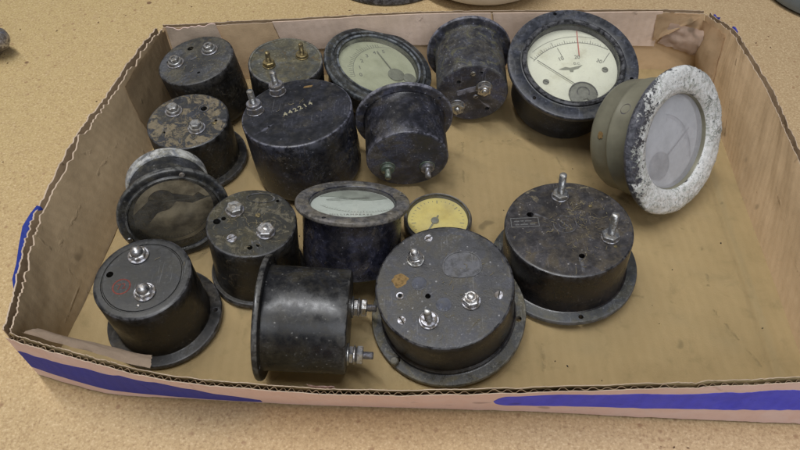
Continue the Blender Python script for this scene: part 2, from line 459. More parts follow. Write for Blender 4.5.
def flaky():
    m, nt, out = new_mat('flaking_white_paint')
    b = NB(nt)
    v = b.objvec(False)
    n1 = b.noise(v, 65, 7, 0.72, 0.8)
    n2 = b.noise(v, 330, 6, 0.75, 0.6)
    n3 = b.noise(v, 1500, 3)
    sep = b.n('ShaderNodeSeparateXYZ')
    b.link(v, sep.inputs[0])
    # paint has gone mostly from one side of the ring (a worn patch with its own shape)
    side = b.math('ADD', b.ramp(sep.outputs[0], -0.048, -0.016, 0.120, -0.045), b.ramp(sep.outputs[1], -0.05, 0.0, 0.02, -0.01))
    rim = b.math('SUBTRACT', b.math('ADD', b.math('MULTIPLY', n1, 0.5), b.math('MULTIPLY', n2, 0.5)), side)
    # outer edge (z a little above the front) is more bare
    edge = b.ramp(sep.outputs[2], 0.0006, 0.0035, 0.0, 0.10)
    rim = b.math('SUBTRACT', rim, edge)
    k = b.ramp(rim, 0.41, 0.44)
    c = b.mix(b.ramp(n2, 0.4, 0.7, 0, 0.55), (0.70, 0.70, 0.68), (0.36, 0.37, 0.36))
    c = b.mix(b.math('MULTIPLY', b.ramp(n2, 0.50, 0.58, 0, 0.85), b.ramp(b.noise(v, 26, 2, 0.5), 0.40, 0.58, 0.15, 1)), c, (0.36, 0.38, 0.33))
    nL = b.noise(v, 150, 6, 0.75, 1.0)
    lf = b.noise(v, 22, 2, 0.5)
    c = b.mix(b.math('MULTIPLY', b.ramp(nL, 0.55, 0.60, 0, 0.9), b.ramp(lf, 0.42, 0.58, 0.1, 1.0)), c, (0.17, 0.185, 0.165))
    c = b.mix(b.ramp(nL, 0.36, 0.42, 0.8, 0.0), c, (0.80, 0.80, 0.80))
    c = b.mix(b.ramp(b.noise(v, 700, 4, 0.7), 0.58, 0.64, 0, 0.8), c, (0.12, 0.13, 0.13))
    und = b.mix(b.ramp(n2, 0.4, 0.6), (0.035, 0.036, 0.045), (0.11, 0.11, 0.13))
    c = b.mix(k, und, c)
    nm = b.bump(b.math('ADD', b.math('MULTIPLY', k, 0.6), b.math('MULTIPLY', n2, 0.6)), 0.8, 0.0011)
    nm = b.bump(n3, 0.4, 0.0003, nm)
    b.principled(out, c, b.ramp(n2, 0.3, 0.7, 0.3, 0.6), 0, nm, 0.5)
    return m
M['flaky'] = flaky()

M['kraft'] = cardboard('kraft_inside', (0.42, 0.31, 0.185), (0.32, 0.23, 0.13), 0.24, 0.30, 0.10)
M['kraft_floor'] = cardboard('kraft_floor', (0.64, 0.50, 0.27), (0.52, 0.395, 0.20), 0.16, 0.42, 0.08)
M['kraft_warm'] = cardboard('kraft_back', (0.62, 0.44, 0.26), (0.50, 0.35, 0.20), 0.05, 0.30, 0.04)
M['kraft_edge'] = cardboard('kraft_torn_edge', (0.56, 0.44, 0.33), (0.36, 0.27, 0.19), 0.0, 0.5)
M['medium'] = cardboard('fluting', (0.30, 0.21, 0.125), (0.22, 0.15, 0.09), 0.0, 0.3)
M['pink'] = cardboard('pink_white_print', (0.80, 0.585, 0.52), (0.70, 0.49, 0.43), 0.08, 0.2, 0.14, tint=(0.80, 0.655, 0.62))
M['tape'] = cardboard('loose_blue_tape', (0.020, 0.040, 0.26), (0.015, 0.028, 0.18), 0.0, 0.2, 0.1)
M['pink_kraft'] = cardboard('pale_pinkish_board', (0.72, 0.555, 0.44), (0.58, 0.43, 0.31), 0.18, 0.4, 0.14)
M['blue'] = cardboard('violet_blue_print', (0.080, 0.088, 0.78), (0.06, 0.065, 0.56), 0.30, 0.30, 0.30, tint=(0.17, 0.17, 0.84))
M['blue_dark'] = cardboard('dark_blue_tape', (0.040, 0.048, 0.36), (0.026, 0.032, 0.22), 0.25, 0.3, 0.3, tint=(0.09, 0.09, 0.40))

def table_mat():
    m, nt, out = new_mat('pressed_fibre_board')
    b = NB(nt)
    v = b.objvec(False)
    big = b.noise(v, 3.0, 3, 0.5)
    mid = b.noise(v, 60, 6, 0.7, 0.3)
    sm = b.noise(v, 260, 5, 0.72)
    fi = b.noise(v, 800, 3, 0.7)
    sx = b.n('ShaderNodeSeparateXYZ'); b.link(v, sx.inputs[0])
    sy = b.ramp(sx.outputs[1], -0.45, -0.10)       # the board is redder along this edge
    sxx = b.ramp(sx.outputs[0], -0.35, 0.40)       # yellower at one side of the board, pinker at the other
    cA = b.mix(sxx, (0.505, 0.378, 0.172), (0.440, 0.318, 0.178))
    cB = b.mix(sxx, (0.525, 0.368, 0.190), (0.555, 0.393, 0.225))
    c = b.mix(b.math('ADD', b.math('MULTIPLY', sy, 0.8), b.math('MULTIPLY', b.ramp(big, 0.35, 0.65), 0.2)), cB, cA)
    gr = b.noise(v, 620, 6, 0.78)
    g2 = b.noise(v, 150, 5, 0.75, 0.8)
    c = b.mix(b.ramp(sm, 0.48, 0.62, 0, 0.38), c, (0.36, 0.235, 0.12))
    c = b.mix(b.ramp(gr, 0.38, 0.48, 0.5, 0.0), c, (0.78, 0.61, 0.38))
    c = b.mix(b.ramp(gr, 0.54, 0.64, 0, 0.7), c, (0.27, 0.155, 0.08))
    c = b.mix(b.ramp(g2, 0.56, 0.70, 0, 0.3), c, (0.45, 0.32, 0.18))
    vo = b.n('ShaderNodeTexVoronoi'); b.link(v, vo.inputs['Vector']); vo.inputs['Scale'].default_value = 130
    k = b.math('MULTIPLY', b.ramp(vo.outputs['Distance'], 0.10, 0.26, 1, 0), b.ramp(mid, 0.48, 0.58, 0, 0.7))
    c = b.mix(k, c, (0.30, 0.17, 0.09))
    vo2 = b.n('ShaderNodeTexVoronoi'); b.link(v, vo2.inputs['Vector']); vo2.inputs['Scale'].default_value = 16
    k2 = b.ramp(vo2.outputs['Distance'], 0.028, 0.045, 0.8, 0)
    c = b.mix(k2, c, (0.13, 0.06, 0.035))
    nm = b.bump(b.math('ADD', b.math('MULTIPLY', sm, 0.6), b.math('MULTIPLY', fi, 0.4)), 0.45, 0.0007)
    b.principled(out, c, b.ramp(sm, 0.3, 0.7, 0.5, 0.72), 0, nm, 0.35)
    return m
M['table'] = table_mat()

# ------------------------------------------------------------------ table
bm = bmesh.new()
bmesh.ops.create_cube(bm, size=1)
bmesh.ops.scale(bm, vec=(2.4, 1.8, 0.02), verts=bm.verts)
bmesh.ops.bevel(bm, geom=bm.edges[:], offset=0.003, segments=2, affect='EDGES')
t = link_mesh('tabletop', bm, M['table'])
t.location = (0, 0.55, -0.0135)
tag(t, 'speckled tan pressed fibre board tabletop under the cardboard tray', None, None, 'structure')

# ------------------------------------------------------------------ tray
tray = bpy.data.objects.new('cardboard_tray', None)
COL.objects.link(tray)
tray.location = (0.02, 0.32, -0.003)
tag(tray, 'shallow brown cardboard tray with ragged rim and violet stripes holding the meters', 'box')
TI = Matrix.Translation(-Vector(tray.location))

def catmull(P, t):
    n = len(P) - 1
    t = max(0.0, min(0.999999, t)) * n
    i = int(t); f = t - i
    p0 = P[max(i - 1, 0)]; p1 = P[i]; p2 = P[i + 1]; p3 = P[min(i + 2, n)]
    return 0.5 * ((2 * p1) + (p2 - p0) * f + (2 * p0 - 5 * p1 + 4 * p2 - p3) * f * f + (3 * p1 - p0 - 3 * p2 + p3) * f ** 3)

class Wall:
    def __init__(s, pairs, side, wob=0.0012, seed=0.0):
        s.B = [Vector((b[0], b[1], b[2] if len(b) > 2 else 0.0)) for b, t in pairs]
        s.T = [Vector(t) for b, t in pairs]
        s.side = side; s.wob = wob; s.seed = seed
        L = 0
        for i in range(200):
            L += (catmull(s.B, (i + 1) / 200) - catmull(s.B, i / 200)).length
        s.L = L
    def pt(s, u, v, off=0.0):
        b = catmull(s.B, u); t = catmull(s.T, u)
        du = (catmull(s.B, min(u + 0.01, 1)) - catmull(s.B, max(u - 0.01, 0)))
        du.z = 0; du.normalize()
        nrm = Vector((du.y, -du.x, 0)) * s.side
        p = b.lerp(t, v)
        w = s.wob * (mn.noise(Vector((u * s.L * 22 + s.seed, v * 1.5, 1.3))) + 0.5 * mn.noise(Vector((u * s.L * 70 + s.seed, v * 4, 4.1)))) * (0.3 + v)
        return p + nrm * (off + w)

def sheet(name, W, mats, o0, o1, v0=0.0, v1=1.0, u0=0.0, u1=1.0, nu=260, nv=10, topn=0.0, botn=0.0, seed=0.0, freq=160, matf=None, taper=None):
    """solid liner: front face at offset o0, back face at o1, ragged top by topn (in v)"""
    bm = bmesh.new()
    uvl = bm.loops.layers.uv.new('UVMap')
    G = []
    for i in range(nu + 1):
        u = u0 + (u1 - u0) * i / nu
        s = u * W.L
        tn = topn * (mn.noise(Vector((s * freq, seed, 0))) + 0.6 * mn.noise(Vector((s * freq * 3.1, seed, 5))))
        bn = botn * mn.noise(Vector((s * freq, seed, 9)))
        a, z = (v0 + bn, v1 + tn)
        if taper:
            a, z = taper((i / nu), a, z)
        row = []
        for o in (o0, o1):
            for j in range(nv + 1):
                v = a + (z - a) * j / nv
                row.append((bm.verts.new(TI @ W.pt(u, v, o)), (s, v * 0.05)))
        G.append(row)
    def quad(a, b2, c, d, mi):
        f = bm.faces.new((a[0], b2[0], c[0], d[0]))
        f.material_index = mi
        for l, q in zip(f.loops, (a, b2, c, d)):
            l[uvl].uv = q[1]
    k = nv + 1
    for i in range(nu):
        A, B = G[i], G[i + 1]
        for j in range(nv):
            mi = matf((i + 0.5) / nu, (j + 0.5) / nv) if matf else 0
            quad(A[j], B[j], B[j + 1], A[j + 1], mi)
            quad(A[k + j], A[k + j + 1], B[k + j + 1], B[k + j], 1 if len(mats) == 3 else mi)
        quad(A[nv], B[nv], B[k + nv], A[k + nv], len(mats) - 1)
        quad(A[0], A[k], B[k], B[0], len(mats) - 1)
    for R in (G[0], G[-1]):
        for j in range(nv):
            quad(R[j], R[j + 1], R[k + j + 1], R[k + j], len(mats) - 1)
    return link_mesh(name, bm, mats, tray, 40)

def fluting(name, W, o0, o1, pitch=0.0062, v1=0.975, parent=None, sink=0.02, seed=0.0):
    bm = bmesh.new()
    waves = W.L / pitch
    nu = int(waves * 10)
    rows = []
    for i in range(nu + 1):
        u = i / nu
        ph = 2 * PI * waves * u + 2.2 * mn.noise(Vector((u * W.L * 45 + seed, 3.0, 0)))
        crush = 0.80 + 0.35 * mn.noise(Vector((u * W.L * 60 + seed, 8.0, 0)))
        sq = max(-1.0, min(1.0, 1.25 * math.sin(ph)))
        o = (o0 + o1) / 2 + (o1 - o0) / 2 * sq * min(1.0, crush)
        top = v1 + sink * mn.noise(Vector((u * W.L * 120 + seed, 0, 0)))
        row = []
        for d in (-0.00022, 0.00022):
            for v in (0.02, 0.5, top):
                row.append(bm.verts.new(TI @ W.pt(u, v, o + d)))
        rows.append(row)
    for A, B in zip(rows, rows[1:]):
        for j in (0, 1):
            bm.faces.new((A[j], B[j], B[j + 1], A[j + 1]))
            bm.faces.new((A[3 + j], A[4 + j], B[4 + j], B[3 + j]))
        bm.faces.new((A[2], B[2], B[5], A[5]))
    return link_mesh(name, bm, M['medium'], parent, 60)

front = Wall([((-.2075, .2030), (-.2025, .1965, .050)), ((-.163, .1910), (-.158, .1840, .0470)), ((-.112, .1873), (-.1104, .1735, .0435)),
              ((-.06, .1842), (-.060, .1702, .0420)), ((-.012, .1825), (-.0126, .1683, .0410)), ((.06, .1803), (.0605, .1700, .0405)),
              ((.14, .1765), (.140, .1712, .0430)), ((.2, .1740), (.2003, .1720, .0480)), ((.236, .1725), (.247, .1715, .0530))], 1, 0.0010, 3.0)
left = Wall([((-.2068, .2005), (-.2025, .1965, .050)), ((-.1995, .2235), (-.2060, .2228, .050)), ((-.1965, .262), (-.2122, .2565, .050)),
             ((-.1930, .312), (-.2135, .2900, .050)), ((-.1895, .36), (-.2096, .3532, .050)), ((-.1862, .40), (-.2020, .3850, .050)),
             ((-.1845, .44), (-.1925, .4459, .050)), ((-.1835, .471), (-.1852, .4736, .050))], -1, 0.0012, 9.0)
back = Wall([((-.1835, .470), (-.1852, .4736, .050)), ((-.12, .475), (-.1329, .4777, .050)), ((-.04, .482), (-.055, .4850, .050)),
             ((.02, .486), (.0159, .4918, .050)), ((.12, .489), (.110, .494, .050)), ((.19, .489), (.1915, .4946, .050)), ((.2485, .487), (.2429, .4932, .050))], -1, 0.0008, 5.0)
right = Wall([((.2485, .487), (.2429, .4932, .050)), ((.248, .455), (.2545, .4700, .050)), ((.2451, .3931), (.2575, .4450, .050)),
              ((.242, .34), (.2582, .3860, .050)), ((.239, .28), (.2565, .3400, .050)), ((.2352, .2132), (.2530, .2600, .050)), ((.233, .167), (.247, .170, .050))], -1, 0.0016, 14.0)

# front wall: inner liner, fluting, outer liner
fw = sheet('front_wall', front, [M['kraft_floor'], M['kraft_edge']], 0.0, 0.0004, -0.03, 0.98, topn=0.05, seed=1, nu=420)
o = sheet('outer_liner', front, [M['medium'], M['pink'], M['kraft_edge']], 0.0030, 0.0034, -0.03, 0.98, topn=0.035, botn=0.03, seed=2, nu=420)
o.parent = fw; tag(o, 'pale pink printed outer face of the front wall')
fluting('fluted_edge', front, 0.0007, 0.0027, pitch=0.0050, v1=0.93, sink=0.09, parent=fw, seed=2)
def tap_left(s, a, z):
    k = min(1.0, max(0.0, (s - 0.80) / 0.20))
    k2 = min(1.0, s / 0.02)
    return (a + (0.86 - a) * k ** 1.2 * 0.55 - 0.0, z * (1 - 0.10 * k ** 2)) if s < 0.98 else (a + 0.50, a + 0.56)
o = sheet('blue_stripe', front, [M['blue_dark'], M['blue_dark']], 0.0034, 0.0036, 0.22, 0.65, 0.002, 0.335, nu=160, nv=6, topn=0.04, botn=0.03, seed=5, freq=60,
          taper=lambda s, a, z: (max(0.03, a - 0.22 * s), z + 0.10 * min(1, s / 0.5) - 0.55 * max(0, (s - .66) / .34) ** 1.3))
o.parent = fw; tag(o, 'dark violet blue stripe on the left half of the front wall')
def round_end(s, a, z):
    k = min(1.0, s / 0.035)
    h = math.sqrt(max(0.0, 1 - (1 - k) ** 2))
    mid = (a + z) / 2
    return (mid + (a - mid) * max(h, 0.08), mid + (z - mid) * max(h, 0.08))
o = sheet('blue_stripe', front, [M['blue'], M['blue']], 0.0034, 0.0036, 0.30, 0.80, 0.607, 0.999, nu=140, nv=6, topn=0.015, botn=0.02, seed=6, freq=200, taper=round_end)
o.parent = fw; tag(o, 'bright violet blue stripe with a rounded end on the right half')
# left wall
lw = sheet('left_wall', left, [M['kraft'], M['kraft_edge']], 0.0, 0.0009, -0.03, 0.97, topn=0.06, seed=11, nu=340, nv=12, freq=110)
o = sheet('outer_liner', left, [M['medium'], M['pink'], M['kraft_edge']], 0.0038, 0.0047, -0.03, 0.985, topn=0.03, seed=12, nu=340, freq=130)
o.parent = lw
fluting('fluted_edge', left, 0.0013, 0.0034, v1=0.88, parent=lw, sink=0.05, seed=8)
# back wall: warm inside with pale pink turned-over top strip
bw = sheet('back_wall', back, [M['kraft_warm'], M['kraft_edge']], 0.0, 0.0005, -0.03, 0.985, topn=0.012, seed=21, nu=260)
o = sheet('outer_liner', back, [M['medium'], M['pink'], M['kraft_edge']], 0.0030, 0.0035, -0.03, 1.0, topn=0.012, seed=22, nu=260)
o.parent = bw
fluting('fluted_edge', back, 0.0008, 0.0027, v1=0.95, parent=bw, seed=18)
o = sheet('turned_strip', back, [M['pink_kraft'], M['pink_kraft']], -0.0012, -0.0004, 0.50, 1.01, 0.24, 0.60, nu=120, nv=8, topn=0.01, botn=0.05, seed=23, freq=20)
o.parent = bw; tag(o, 'pale pink turned over strip along the top of the back wall')
o = sheet('turned_strip', back, [M['pink_kraft'], M['pink_kraft']], -0.0014, -0.0004, 0.42, 1.01, 0.603, 0.88, nu=120, nv=8, topn=0.01, botn=0.06, seed=24, freq=20)
o.parent = bw; tag(o, 'pale pink strip running behind the large cream dial')
o = sheet('turned_strip', back, [M['kraft_edge'], M['pink']], -0.0030, -0.0022, 0.70, 1.02, 0.02, 0.14, nu=60, nv=6, topn=0.05, botn=0.10, seed=25, freq=60)
o.parent = bw; tag(o, 'ragged strip doubled over at the left end of the back wall')
# right wall
rw = sheet('right_wall', right, [M['kraft_warm'], M['kraft_edge']], 0.0, 0.0005, -0.03, 0.98, topn=0.02, seed=31, nu=260, nv=14)
o = sheet('outer_liner', right, [M['medium'], M['pink'], M['kraft_edge']], 0.0030, 0.0035, -0.03, 1.0, topn=0.02, seed=32, nu=260)
o.parent = rw
fluting('fluted_edge', right, 0.0008, 0.0027, v1=0.94, parent=rw, seed=28)
for (a, b2, lo, hi) in ((0.035, 0.075, 0.86, 1.02), (0.15, 0.19, 0.86, 1.02)):
    o = sheet('blue_tape', right, [M['blue_dark'], M['blue_dark']], 0.0035, 0.0046, lo, hi, a, b2, nu=16, nv=3, topn=0.03, seed=a * 50, freq=60)
    o.parent = rw

# floor of the tray
bm = bmesh.new()
uvl = bm.loops.layers.uv.new('UVMap')
nx, ny = 300, 120
G = []
for i in range(nx + 1):
    row = []
    for j in range(ny + 1):
        v = j / ny
        gap = 0.0034 * max(0.0, min(1.0, (0.36 - (0.20 + 0.27 * v)) / 0.06))
        xl = catmull(left.B, v).x - 0.001 + gap; xr = catmull(right.B, 1 - v).x + 0.001
        x = xl + (xr - xl) * i / nx
        uu = i / nx
        yf = catmull(front.B, uu).y - 0.0005; yb = catmull(back.B, uu).y + 0.0005
        y = yf + (yb - yf) * v
        z = 0.0006 * mn.noise(Vector((x * 14, y * 14, 0))) - 0.0004
        d = abs(x - (0.222 - (0.30 - y) * 0.055))       # scored fold line near the right wall
        z -= 0.0011 * math.exp(-(d / 0.0022) ** 2)
        row.append((bm.verts.new(TI @ Vector((x, y, z))), (x, y)))
    G.append(row)
for i in range(nx):
    for j in range(ny):
        q = (G[i][j], G[i + 1][j], G[i + 1][j + 1], G[i][j + 1])
        f = bm.faces.new([a[0] for a in q])
        for l, a in zip(f.loops, q):
            l[uvl].uv = a[1]
geo = bmesh.ops.solidify(bm, geom=bm.faces[:], thickness=0.0022)
link_mesh('floor_panel', bm, M['kraft_floor'], tray)

def patch(name, W, mat, corners, lift, nu=24, nv=12, thick=0.0006, crumple=0.0012, seed=0.0, label=None, parent=None, curl=None):
    """loose board flap lying along a wall; corners = four (u,v), lift = four offsets (inward positive)"""
    bm = bmesh.new()
    uvl = bm.loops.layers.uv.new('UVMap')
    rows = []
    for i in range(nu + 1):
        s = i / nu; row = []
        for j in range(nv + 1):
            t = j / nv
            def bil(q):
                return (q[0] * (1 - s) + q[1] * s) * (1 - t) + (q[3] * (1 - s) + q[2] * s) * t
            u = bil([c[0] for c in corners]); v = bil([c[1] for c in corners]); l = bil(lift)
            if curl: l += curl(s, t)
            e = 1.0 if 0 < i < nu and 0 < j < nv else 1.6
            u += 0.0025 * mn.noise(Vector((s * 9 + seed, t * 9, 2))) * e
            v += 0.03 * mn.noise(Vector((s * 9 + seed, t * 9, 7))) * (e - 0.6)
            l += crumple * mn.noise(Vector((s * 4 + seed, t * 4, 4)))
            l = max(l, 0.0008)
            row.append((bm.verts.new(TI @ W.pt(u, v, -l)), (u * W.L, v * 0.05)))
        rows.append(row)
    for A, B in zip(rows, rows[1:]):
        for j in range(nv):
            q = (A[j], B[j], B[j + 1], A[j + 1])
            f = bm.faces.new([a[0] for a in q])
            for lp, a in zip(f.loops, q): lp[uvl].uv = a[1]
    bmesh.ops.solidify(bm, geom=bm.faces[:], thickness=thick)
    o = link_mesh(name, bm, mat, parent or tray, 30)
    if label: tag(o, label)
    return o

# glued tab in the back left corner: slanted front edge
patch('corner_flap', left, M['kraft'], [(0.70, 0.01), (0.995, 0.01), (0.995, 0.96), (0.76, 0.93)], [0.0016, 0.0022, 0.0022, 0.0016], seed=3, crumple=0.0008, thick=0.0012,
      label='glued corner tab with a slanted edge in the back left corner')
# torn liner flap at the front left corner
patch('torn_flap', front, M['kraft_edge'], [(0.045, 0.86), (0.20, 0.90), (0.21, 1.05), (0.03, 1.06)], [0.0085, 0.0095, 0.0008, 0.0008], seed=8, crumple=0.0008, thick=0.0005,
      label='torn and curled liner strip at the front left corner', curl=lambda s, t: 0.002 * math.sin(PI * t))
patch('torn_flap', front, M['pink'], [(0.42, 0.86), (0.45, 0.86), (0.45, 1.02), (0.41, 1.03)], [0.001, 0.001, 0.001, 0.001], seed=12, crumple=0.001)
patch('torn_flap', front, M['pink'], [(0.885, 0.96), (0.96, 0.92), (0.965, 1.10), (0.90, 1.04)], [0.0035, 0.004, 0.001, 0.001], seed=14, crumple=0.0015,
      label='small torn pale strip near the front right corner')
# crushed board in the back right corner
patch('crushed_flap', back, M['pink_kraft'], [(0.885, 0.50), (0.992, 0.30), (0.992, 0.80), (0.90, 0.86)], [0.003, 0.007, 0.009, 0.004], seed=27, crumple=0.0012, thick=0.0008, nu=30, nv=16,
      label='folded over pale pink flap in the back right corner', curl=lambda s, t: 0.004 * math.sin(PI * t) * s)
patch('crushed_flap', back, M['kraft_warm'], [(0.872, 0.55), (0.905, 0.74), (0.985, 0.98), (0.868, 1.0)], [0.004, 0.007, 0.002, 0.001], seed=31, crumple=0.0006, thick=0.0008,
      label='brown triangular fold at the top of the back right corner')
patch('crushed_flap', right, M['kraft_warm'], [(0.02, 0.08), (0.21, 0.03), (0.16, 0.90), (0.03, 0.92)], [0.002, 0.001, 0.001, 0.003], seed=41, crumple=0.001, thick=0.0008, nu=30, nv=16,
      label='creased brown board at the back end of the right wall', curl=lambda s, t: 0.006 * math.sin(PI * t) * math.sin(PI * s))

# loose blue tape sticking out of the left wall
bm = bmesh.new()
cr = [(-.2185, .2850, .0500), (-.2205, .2790, .0495), (-.2225, .2700, .048), (-.2215, .258, .045), (-.2195, .246, .043), (-.2185, .236, .042), (-.2125, .222, .040)]
inn = [(-.2150, .2855, .0440), (-.2155, .281, .0440), (-.2155, .2725, .0440), (-.2150, .260, .0430), (-.2140, .246, .042), (-.2125, .233, .041), (-.2105, .222, .040)]
A = [bm.verts.new(TI @ Vector((x - 0.001, y, z))) for x, y, z in inn]
MID = [bm.verts.new(TI @ (Vector(a).lerp(Vector(b2), 0.5) + Vector((0, 0, 0.0016)))) for a, b2 in zip(inn, cr)]
B = [bm.verts.new(TI @ Vector(c)) for c in cr]
for i in range(len(cr) - 1):
    bm.faces.new((A[i], A[i + 1], MID[i + 1], MID[i]))
    bm.faces.new((MID[i], MID[i + 1], B[i + 1], B[i]))
bmesh.ops.subdivide_edges(bm, edges=bm.edges[:], cuts=2, use_grid_fill=True, smooth=0.6)
bmesh.ops.solidify(bm, geom=bm.faces[:], thickness=0.0003)
o = link_mesh('blue_tape', bm, M['tape'], tray, 60)
tag(o, 'loose blue tape end sticking out past the left wall')

# ------------------------------------------------------------------ meters
FIT = {"L": [-0.14145, 0.23551, 0.00246, 0.07246, 4.28711, 0.03405, 0.02718, 0.04581], "K": [-0.09026, 0.27242, 0.00146, -0.05605, 2.977, 0.02937, 0.02651, 0.04807],
 "P": [0.02887, 0.23437, 0.00794, 0.17213, 3.95312, 0.0458, 0.03875, 0.03772], "Q": [0.10386, 0.2751, 0.00301, 0.06524, 2.89376, 0.04609, 0.03835, 0.038],
 "D": [-0.06483, 0.36589, 0.00373, 0.11144, 2.68962, 0.03334, 0.03768, 0.04989], "A": [-0.14533, 0.43522, 0.00368, -0.14685, 0.25389, 0.02558, 0.02855, 0.04473],
 "B": [-0.14651, 0.37523, 0.00145, 0.04388, 4.20201, 0.034, 0.02829, 0.03917], "C": [-0.08593, 0.434, 0.00167, -0.05541, 2.06107, 0.03093, 0.02758, 0.04673],
 "E": [-0.01615, 0.44805, 0.03338, 2.86278, 2.87624, 0.04276, 0.03518, 0.02462], "F": [0.00274, 0.3849, 0.03431, 1.69102, -1.50994, 0.03464, 0.02809, 0.03978],
 "G": [0.05436, 0.46676, 0.03285, 1.62409, -1.57995, 0.03296, 0.02653, 0.05107], "H": [0.12546, 0.42118, 0.05458, 2.81316, 1.58265, 0.04734, 0.03841, 0.04464],
 "I": [0.1806, 0.33694, 0.05315, 2.0389, 2.24047, 0.04855, 0.03795, 0.04275], "J": [-0.14016, 0.29074, 0.03393, 1.6907, 1.94267, 0.03422, 0.02472, 0.03821],
 "M": [-0.07578, 0.21541, 0.03477, 1.62352, -0.03392, 0.03476, 0.02885, 0.04791], "N": [-0.02871, 0.28944, 0.04989, 2.69458, -1.66087, 0.03478, 0.03021, 0.04101],
 "O": [0.02504, 0.30719, 0.014, 3.14159, 0.0, 0.0225, 0.02, 0.014]}
GROUP = 'old round panel meters lying in the tray'

